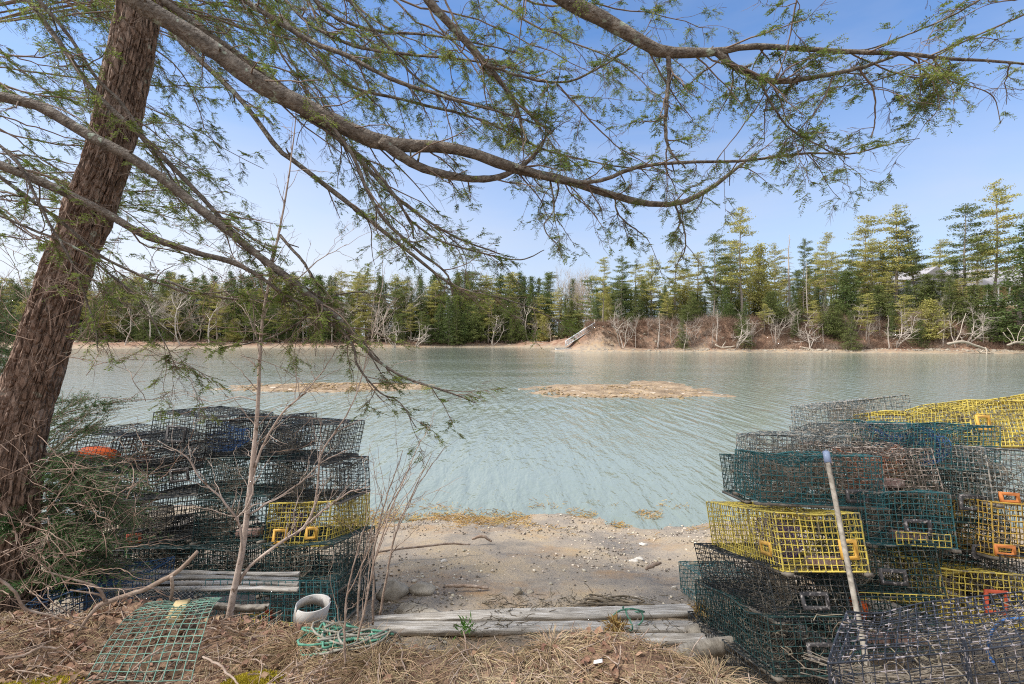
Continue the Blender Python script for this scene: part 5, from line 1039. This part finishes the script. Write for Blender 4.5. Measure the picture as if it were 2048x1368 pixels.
stick('dark short stick on the mud in front of the right pile', [(1292,1139,7),(1310,1131,9),(1325,1128,6)], 5.2, 5.3); stick('half buried tan lath on the mud left of centre', [(890,1173,7),(930,1173,8),(978,1177,6)], 4.8, 4.8)
stick('pale bent twig lying on the green mesh panel', [(265,1342,5),(300,1315,6),(345,1292,6),(370,1285,4)], 2.3, 2.5); stick('brown twig trailing past the foot of the sapling', [(470,1262,5),(540,1272,6),(620,1290,6),(690,1318,4)], 2.9, 2.5)
# pole
a, c = P(1652, 905, 3.0), P(1748, 1395, 2.3); e = empty('pole', c); tag(e, 'pale wooden pole with blue tape leaning against the right pile', 'pole'); b = MB(); q = np.linspace(0, 1, 12)[:, None]; b.tube(a + (c - a) * q, .0155, 4); child(b, 'shaft', MT['wood'], e, False); b = MB(); b.tube(a + (c - a) * np.array([[-.004], [.02], [.055]]), .0185, 12); child(b, 'tape', MT['bluetape'], e, True)
# green mesh panel lying over the bank edge
def panel(name, label, crn, depths, p, col, rad, bow=0, group=None, nodes=10):
    q = [P(*c, d) for c, d in zip(crn, depths)]; U, V_ = np.linalg.norm(q[1] - q[0]), np.linalg.norm(q[3] - q[0]); L = subdiv(panel_wires(U, V_, p), nodes); u, v = L[..., 0:1] / U, L[..., 1:2] / V_
    X_ = (q[0] * (1 - u) + q[1] * u) * (1 - v) + (q[3] * (1 - u) + q[2] * u) * v; X_[..., 2:] += bow * np.sin(np.pi * v) * (1 + .3 * u) + .004 * np.sin(9 * u + 7 * v); X_ = X_ + rng.normal(0, .0012, X_.shape)
    b = MB(); b.tubes(X_, rad * rng.uniform(.85, 1.2, (len(X_), 1)), 5); o = np.mean(q, 0)
    for k in range(len(b.V)): b.V[k] = b.V[k] - o
    ob = b.build(name, W[col], None, False, o); tag(ob, label, 'wire panel', group); return ob
GM = 'loose wire panels in front of the left pile'
panel('wire_panel', 'faded green wire panel lying bowed over the bank in the foreground', [(172,1362),(382,1362),(444,1196),(296,1206)], [2.28, 2.28, 2.95, 2.95], .045, 'panel', .0027, .07, GM)
panel('wire_panel', 'upright teal wire panel behind the sapling foot', [(395,1262),(672,1262),(668,1162),(412,1160)], [3.15, 3.3, 3.55, 3.4], .047, 'panelteal', .0024, 0, GM)
panel('wire_panel', 'blue-green wire panel leaning under the corner trap, behind the white collar', [(560,1262),(680,1258),(672,1150),(570,1170)], [3.35, 3.4, 3.6, 3.55], .04, 'teal', .0022, 0, GM)
panel('wire_panel', 'small yellow wire scrap at the sapling foot, nearer of two', [(480,1262),(533,1264),(536,1229),(486,1228)], [3.1, 3.12, 3.16, 3.16], .038, 'yellow', .0026, 0, GM); panel('wire_panel', 'small yellow wire scrap below the white collar', [(555,1264),(603,1266),(602,1246),(557,1244)], [3.15, 3.16, 3.2, 3.2], .038, 'yellow', .0026, 0, GM)
# loose diamond netting under the bench
q = [P(150, 1255, 3.05), P(420, 1262, 3.1), P(420, 1172, 3.35), P(215, 1172, 3.3)]; L = []
for k in range(-14, 30):
    for s in (1, -1):
        t = np.linspace(0, 1, 20); u = k / 26 + s * t * .5 + (.5 if s < 0 else 0) * 1; ok = (u >= 0) & (u <= 1)
        if ok.sum() > 3: uu = u[ok][:, None]; tt = t[ok][:, None]; L.append((q[0] * (1 - uu) + q[1] * uu) * (1 - tt) + (q[3] * (1 - uu) + q[2] * uu) * tt + np.array([0, .03, 0]) * np.sin(9 * uu + 5 * tt))
b = MB()
for l in L: b.tube(l, .0018, 4, cap=False)
tag(b.build('netting', W['grey'], None), 'sagging diamond wire netting hanging below the slatted bench', 'netting')
# bench
e = empty('slatted_bench', P(400, 1250, 3.4)); tag(e, 'old grey slatted bench standing in front of the left trap pile', 'bench')
for (ya, yb, d, dr) in ((1144, 1147, 3.64, 0), (1155, 1158, 3.53, 0), (1166, 1169, 3.42, 0), (1179, 1179, 3.3, .01)):
    a, c = P(216 - dr * 900, ya, d), P(597, yb, d + .08); o = beam('slat', '', None, a, c, .045, .018, 'woodx', seed=int(ya)); 
    for k in ('label', 'category', 'group'): 
        if k in o: del o[k]
    mw = o.location - e.location; o.parent = e; o.location = mw
for px in (205, 352):
    b = MB(); d = 3.42; x = G(px, d); b.box((x - .045, d - .1, .85), (x + .045, d + .12, EYE - (1171 - CY) / F * d - .03)); child(b, 'leg', MT['slate'], e, False)
# white plastic collar
c0 = P(620, 1222, 3.12); n = 46; th = np.linspace(.25, 2 * np.pi + .0, n); b = MB(); R = .1; th0 = th
hgt = .125 + .05 * np.sin(th * 1.0 + 2.6); hgt = np.where(np.abs(th - 3.6) < .12, hgt * .55, hgt); V = []
for rr in (R, R - .006):
    for (k, h) in ((0, None), (1, hgt)):
        z = np.zeros(n) if k == 0 else h; V.append(np.stack([rr * np.cos(th), rr * np.sin(th), z], -1))
V = np.array(V); idx = np.arange(4 * n).reshape(4, n); Fq = []
for (a_, c_) in ((0, 1), (1, 3), (3, 2), (2, 0)): Fq += [(idx[a_, i], idx[a_, i + 1], idx[c_, i + 1], idx[c_, i]) for i in range(n - 1)]
b.add(V.reshape(-1, 3), Fq); b.add(V.reshape(-1, 3), [(idx[0, 0], idx[1, 0], idx[3, 0], idx[2, 0]), (idx[0, -1], idx[2, -1], idx[3, -1], idx[1, -1])])
e = empty('plastic_collar', c0 - np.array([0, 0, .04]), (math.radians(24), math.radians(12), .3)); tag(e, 'torn white plastic ring cut from a bucket, lying by the corner of the left pile', 'plastic ring'); b.build('ring', MT['whiteplastic'], e, True); b = MB(); b.tube([(.1, -.02, .0), (.16, -.05, -.01), (.19, -.06, -.05), (.2, -.06, -.09)], [.008, .008, .007, .005], 6); b.build('strap', MT['whiteplastic'], e, True)
# wood blocks
def block(label, a, c, wd, th, m): return beam('wood_block', label, 'wood block', a, c, wd, th, m, 'wood scraps on the wire panels', seed=2)
block('yellowish block of wood tied on the foreground green panel', P(341, 1243, 2.68), P(370, 1206, 2.86), .07, .028, 'woodtan'); block('grey lath tied across the teal panel right of the sapling', P(430, 1212, 3.14), P(535, 1218, 3.16), .035, .03, 'wood')
# buoys in the left pile
def buoy(label, px, py, d, m, L_, R_, rot):
    t = np.linspace(0, 1, 12); prof = R_ * np.clip(np.sin(np.pi * np.clip(.06 + .9 * t, 0, 1)) ** .45, .1, 1); b = MB(); b.tube(np.column_stack([t * L_ - L_ / 2, 0 * t, 0 * t]), prof, 16); e = empty('buoy', P(px, py, d), rot); tag(e, label, 'buoy', 'buoys stuffed in the left pile'); b.build('float', MT[m], e, True); b = MB(); b.tube([(-L_ / 2 - .09, 0, 0), (-L_ / 2 + .01, 0, 0)], .012, 8); b.build('spindle', MT['wood'], e)
buoy('bright orange buoy inside the trap beside the hemlock trunk', 200, 908, 4.9, 'buoyorange', .34, .075, (0, .15, .2)); buoy('lime yellow buoy end beside the bright orange one', 140, 918, 4.95, 'buoylime', .22, .06, (0, -.5, .3))
buoy('orange buoy peeping out behind the leaning pole in the right pile', 1716, 1208, 3.35, 'buoyorange', .2, .05, (0, 1.2, 0))
# ropes
def rope(label, cx, cy, d, sx, sy, n, m, rad, seed, group='ropes lying on bank and beach', lift=.03, name='rope'):
    r = np.random.default_rng(seed); t = np.linspace(0, n * 2 * np.pi, n * 26); x0 = G(cx, d); f = d / F
    q1, q2, q3, q4 = r.uniform(0, 6.28, 4)
    x = x0 + sx * f * (.58 * np.sin(t + q1) + .34 * np.sin(1.618 * t + q2) + .16 * np.sin(2.73 * t + q3)); y = d + sy * (.58 * np.cos(t + q1) + .34 * np.sin(2.236 * t + q4) + .2 * np.cos(1.37 * t + q2)); z = ground_z(x, y) + rad + lift * (1 + np.sin(t * 1.31 + 2)) * .6; b = MB(); q = np.column_stack([x, y, z]); b.tube(q, rad * (1 + .12 * np.sin(np.arange(len(t)) * 2.1)), 7); o = q.mean(0); b.V[0] = b.V[0] - o; ob = b.build(name, MT[m], None, True, o); tag(ob, label, 'rope', group)
rope('loose green rope looped on the grass beside the sapling foot', 700, 1290, 2.66, 98, .2, 9, 'ropegreen', .0058, 2, lift=.04); rope('grey weathered rope heaped over the green rope', 712, 1295, 2.62, 100, .2, 8, 'ropegrey', .0055, 5, lift=.05)
rope('dark muddy rope tangle lying behind the long beam', 1230, 1196, 4.5, 80, .12, 4, 'weed', .009, 7); rope('thin green cord trailing over the long beam to the second beam', 1255, 1232, 4.1, 40, .22, 2, 'ropegreen', .006, 9, lift=.12)
# cord on the near trap
p = spline(np.array([P(1990, 1330, 2.05), P(1975, 1300, 2.1), P(1985, 1262, 2.08), P(2010, 1240, 2.05), P(2060, 1236, 2.02)]), 30); b = MB(); b.tube(p, .006, 7); tag(b.build('rope', MT['netblue'], None, True), 'blue cord looped over the slate-purple trap', 'rope', 'ropes lying on bank and beach')
# ------------------------------------------------------------------ dry grass, leaves, twigs, moss, pebbles
r = np.random.default_rng(77)
def on_bank(n, x0, x1, y0, y1, thr=.45):
    x = r.uniform(x0, x1, n); y = r.uniform(y0, y1, n); ok = r.random(n) < (bank_amt(x, y) - thr + .2) * 2; return x[ok], y[ok]
x, y = on_bank(44000, -3.6, 1.7, 1.75, 3.5); gx_ = vnoise(x * 2.3, y * 2.3, 4) + .6 * np.exp(-((x - .35) / .7) ** 2) + .3 * (x > -1.0); ok = r.random(len(x)) < np.clip(.35 + gx_ * .6, .05, 1); x, y = x[ok], y[ok]; z = ground_z(x, y)
m = len(x); D = unit(np.column_stack([r.normal(0, 1, m), r.normal(-.25, .8, m), np.abs(r.normal(.25, .35, m))])); ln = r.uniform(.04, .15, m); s = np.linspace(0, 1, 5)[None, :, None]
Q = np.column_stack([x, y, z])[:, None] + D[:, None] * ln[:, None, None] * s; Q[..., 2] -= (s[..., 0] ** 2) * ln[:, None] * r.uniform(.1, .5, (m, 1)); Q[..., 2] = np.maximum(Q[..., 2], ground_z(Q[..., 0], Q[..., 1]) + .004); b = MB(); b.tubes(Q, np.array([.0016, .0015, .0013, .001, .0005])[None], 3)
tag(b.build('dry_grass', MT['straw']), 'matted straw-coloured dead grass over the bank', 'grass', kind='stuff')
# thick tussocks on the mound
tx = np.array([.3, .12, .55, -.45, .75, -.2, .95, -.9, -1.1, .2, -.65, .45, 1.1, .85]); ty = np.array([2.85, 2.9, 2.8, 2.75, 2.6, 2.5, 2.35, 2.8, 2.55, 2.55, 2.35, 2.95, 2.05, 2.7]); b = MB()
for X_, Y_ in zip(tx, ty):
    m = 330; a = r.uniform(0, 6.28, m); rr = np.abs(r.normal(0, .07, m)); bx, by = X_ + rr * np.cos(a), Y_ + rr * np.sin(a); B_ = np.column_stack([bx, by, ground_z(bx, by)]); D = unit(np.column_stack([np.cos(a) * .9, np.sin(a) * .9 - .25, r.uniform(.25, 1.1, m)]) + r.normal(0, .3, (m, 3))); ln = r.uniform(.08, .24, m)
    Q = B_[:, None] + D[:, None] * ln[:, None, None] * s; Q[..., 2] -= s[..., 0] ** 2 * ln[:, None] * .6; Q[..., 2] = np.maximum(Q[..., 2], ground_z(Q[..., 0], Q[..., 1]) + .003); b.tubes(Q, np.array([.0016, .0015, .0013, .001, .0005])[None], 3)
tag(b.build('grass_tussocks', MT['straw']), 'thick straw tussocks along the bank lip', 'grass', kind='stuff')
x, y = on_bank(7000, -3.8, 1.5, 1.75, 3.5, .3); k_ = r.random(len(x)) < np.clip(.42 - .35 * (x > -1.1) + .5 * vnoise(x * 1.7, y * 1.7, 14), .08, 1); x, y = x[k_], y[k_]; m = len(x); sz = r.uniform(.009, .026, m); B_ = np.column_stack([x, y, ground_z(x, y) + r.uniform(.004, .02, m)]); a = r.uniform(0, 6.28, m); U_ = np.column_stack([np.cos(a), np.sin(a), r.normal(0, .35, m)]) * sz[:, None]; Wv = np.column_stack([-np.sin(a), np.cos(a), r.normal(0, .45, m)]) * sz[:, None] * .6
b = MB(); cp = np.stack([B_ - U_, B_ - .45 * U_ - Wv + [0, 0, .008], B_ + .2 * U_ - Wv * 1.1 + [0, 0, .01], B_ + U_, B_ + .3 * U_ + Wv + [0, 0, .012], B_ - .5 * U_ + Wv * .9 + [0, 0, .006], B_], 1); ix = np.arange(m)[:, None] * 7
for t in ((0, 1, 6), (1, 2, 6), (2, 3, 6), (3, 4, 6), (4, 5, 6), (5, 0, 6)): pass
b.add(cp.reshape(-1, 3), np.concatenate([ix + np.array(t)[None] for t in ((0, 1, 6), (1, 2, 6), (2, 3, 6), (3, 4, 6), (4, 5, 6), (5, 0, 6))])); tag(b.build('leaf_litter', MT['leaf']), 'brown curled dead leaves littering the bank', 'leaf litter', kind='stuff')
x, y = on_bank(1800, -3.6, 1.6, 1.75, 3.5, .3); m = len(x); a = r.uniform(0, 6.28, m); B_ = np.column_stack([x, y, ground_z(x, y) + .01]); D = np.column_stack([np.cos(a), np.sin(a), r.normal(.06, .12, m)]) * r.uniform(.06, .34, (m, 1)); Q = B_[:, None] + D[:, None] * np.linspace(-.5, .5, 6)[None, :, None] + np.cumsum(r.normal(0, .006, (m, 6, 3)), 1); b = MB(); b.tubes(Q, r.uniform(.0012, .004, (m, 1)), 4); tag(b.build('twig_litter', MT['stem']), 'fallen grey twigs strewn over the bank', 'twigs', kind='stuff')
# moss cushions
for (cx, cy, d, sx, sy, lab) in ((40, 1352, 2.25, .26, .14, 'yellow-green moss cushion in the lower left corner'), (495, 1352, 2.28, .16, .09, 'yellow-green moss cushion right of the foreground wire panel'), (350, 1358, 2.24, .1, .05, 'small moss tuft under the corner of the foreground wire panel')):
    x0 = G(cx, d); m = 9000; q = r.normal(0, .45, (m, 2)); q = q[(q ** 2).sum(1) < 1.2]; x, y = x0 + q[:, 0] * sx, d + q[:, 1] * sy; h = .035 * np.clip(1 - (q ** 2).sum(1), 0, 1); B_ = np.column_stack([x, y, ground_z(x, y) + h * .6]); D = unit(r.normal(0, .6, B_.shape) + [0, 0, 1]) * r.uniform(.006, .016, (len(x), 1)); b = MB(); b.leaves(B_, D, unit(np.cross(D, r.normal(0, 1, D.shape))) * .002); tag(b.build('moss', MT['moss']), lab, 'moss', kind='stuff')
# pebbles and wrack on the beach
def peb(n, xr, yr, lo, hi, m_, name, lab):
    x = r.uniform(*xr, n); y = yr[0] + (yr[1] - yr[0]) * r.random(n) ** .9; k = (bank_amt(x, y) < .3) & (r.random(n) < .4 + .75 * vnoise(x * 1.5, y * 1.5, 6)); x, y = x[k], y[k]; z = ground_z(x, y); C = np.column_stack([x, y, z + .004]); S_ = (lo + (hi - lo) * r.random((len(x), 1)) ** 3) * np.array([1, .85, .6]); tag(stones(C, S_, r).build(name, MT[m_]), lab, 'pebbles', kind='stuff')
MT['pebble'] = mat('pebbles', [lin(150,138,122), lin(182,170,152), lin(204,194,180)], .3, 2, island=.35); MT['pebbledark'] = mat('dark_pebbles', [lin(88,80,72), lin(120,110,98)], .3, 2, island=.35)
peb(6500, (-2.6, 4.2), (3.5, 8.6), .005, .026, 'pebble', 'pebbles', 'pale pebbles scattered over the muddy beach'); peb(8000, (-2.6, 4.2), (3.5, 8.6), .004, .018, 'pebbledark', 'dark_grit', 'dark shell grit and pebbles on the beach')
n = 5200; x = r.uniform(-3, 5, n); y = 8.2 + r.normal(0, .32, n) + .12 * np.sin(x * 3) + .5 * (r.random(n) < .12); k = vnoise(x * 1.7, y * 3, 9) > -.05; x, y = x[k], y[k]; z = np.maximum(ground_z(x, y), 0) + .01; m = len(x); a = r.uniform(0, 6.28, m); D = np.column_stack([np.cos(a), np.sin(a) * .6, r.normal(.15, .2, m)]) * r.uniform(.03, .12, (m, 1)); Q = np.column_stack([x, y, z])[:, None] + D[:, None] * np.linspace(0, 1, 4)[None, :, None] + np.cumsum(r.normal(0, .008, (m, 4, 3)), 1); b = MB(); b.tubes(Q, .004, 3); tag(b.build('wrack', MT['wrack']), 'tan seaweed wrack along the waterline', 'seaweed', kind='stuff')
# a few sprigs of green and seaweed clumps on the timbers
for (px, py, d, m_, k, sp, lab, nm) in ((932, 1255, 3.6, 'weedgreen', 60, .07, 'small green weed sprouting by the second beam', 'weed_plant'), (1232, 1258, 3.85, 'wrack', 260, .1, 'brown rockweed clump hung over the second beam', 'seaweed_clump'), (1400, 1222, 4.15, 'wrack', 160, .08, 'rusty rockweed tuft at the beam end by the jutting trap', 'seaweed_clump')):
    c = P(px, py, d); D = unit(r.normal(0, 1, (k, 3)) + [0, 0, .3]) * r.uniform(.4, 1, (k, 1)) * sp; B_ = np.zeros((k, 3)) + r.normal(0, sp * .3, (k, 3)); b = MB(); b.leaves(B_, D, unit(np.cross(D, r.normal(0, 1, D.shape))) * .006); o = b.build(nm, MT[m_], None, False, c); tag(o, lab, 'plant' if nm == 'weed_plant' else 'seaweed')
# rotting weed and leaves caught between the timbers
n = 2600; x = r.uniform(-1.25, 1.7, n); y = r.uniform(3.05, 4.6, n); k = vnoise(x * 2.1, y * 3, 19) > -.1; x, y = x[k], y[k]; m = len(x); a = r.uniform(0, 6.28, m); D = np.column_stack([np.cos(a), np.sin(a) * .7, r.normal(.1, .15, m)]) * r.uniform(.03, .12, (m, 1)); Q = np.column_stack([x, y, ground_z(x, y) + r.uniform(.006, .07, m) * (r.random(m) < .6) + .006])[:, None] + D[:, None] * np.linspace(0, 1, 4)[None, :, None] + np.cumsum(r.normal(0, .008, (m, 4, 3)), 1); b = MB(); b.tubes(Q, r.uniform(.0015, .004, (m, 1)), 3); tag(b.build('rotting_weed', MT['weed']), 'dark rotting weed caught between the grey timbers', 'seaweed', kind='stuff')
# scrap of paper
x0, y0 = G(1196, 2.35), 2.35; b = MB(); b.add([(-.022, -.008, 0), (.02, -.007, .006), (.022, .01, .012), (-.018, .01, .003)], [(0, 1, 2, 3)]); o = b.build('paper_scrap', MT['housetrim'], None, False, (x0, y0, float(ground_z(x0, y0)) + .03)); mo = o.modifiers.new('thick', 'SOLIDIFY'); mo.thickness = .002; tag(o, 'white scrap of paper on the dead grass at the bottom', 'paper')
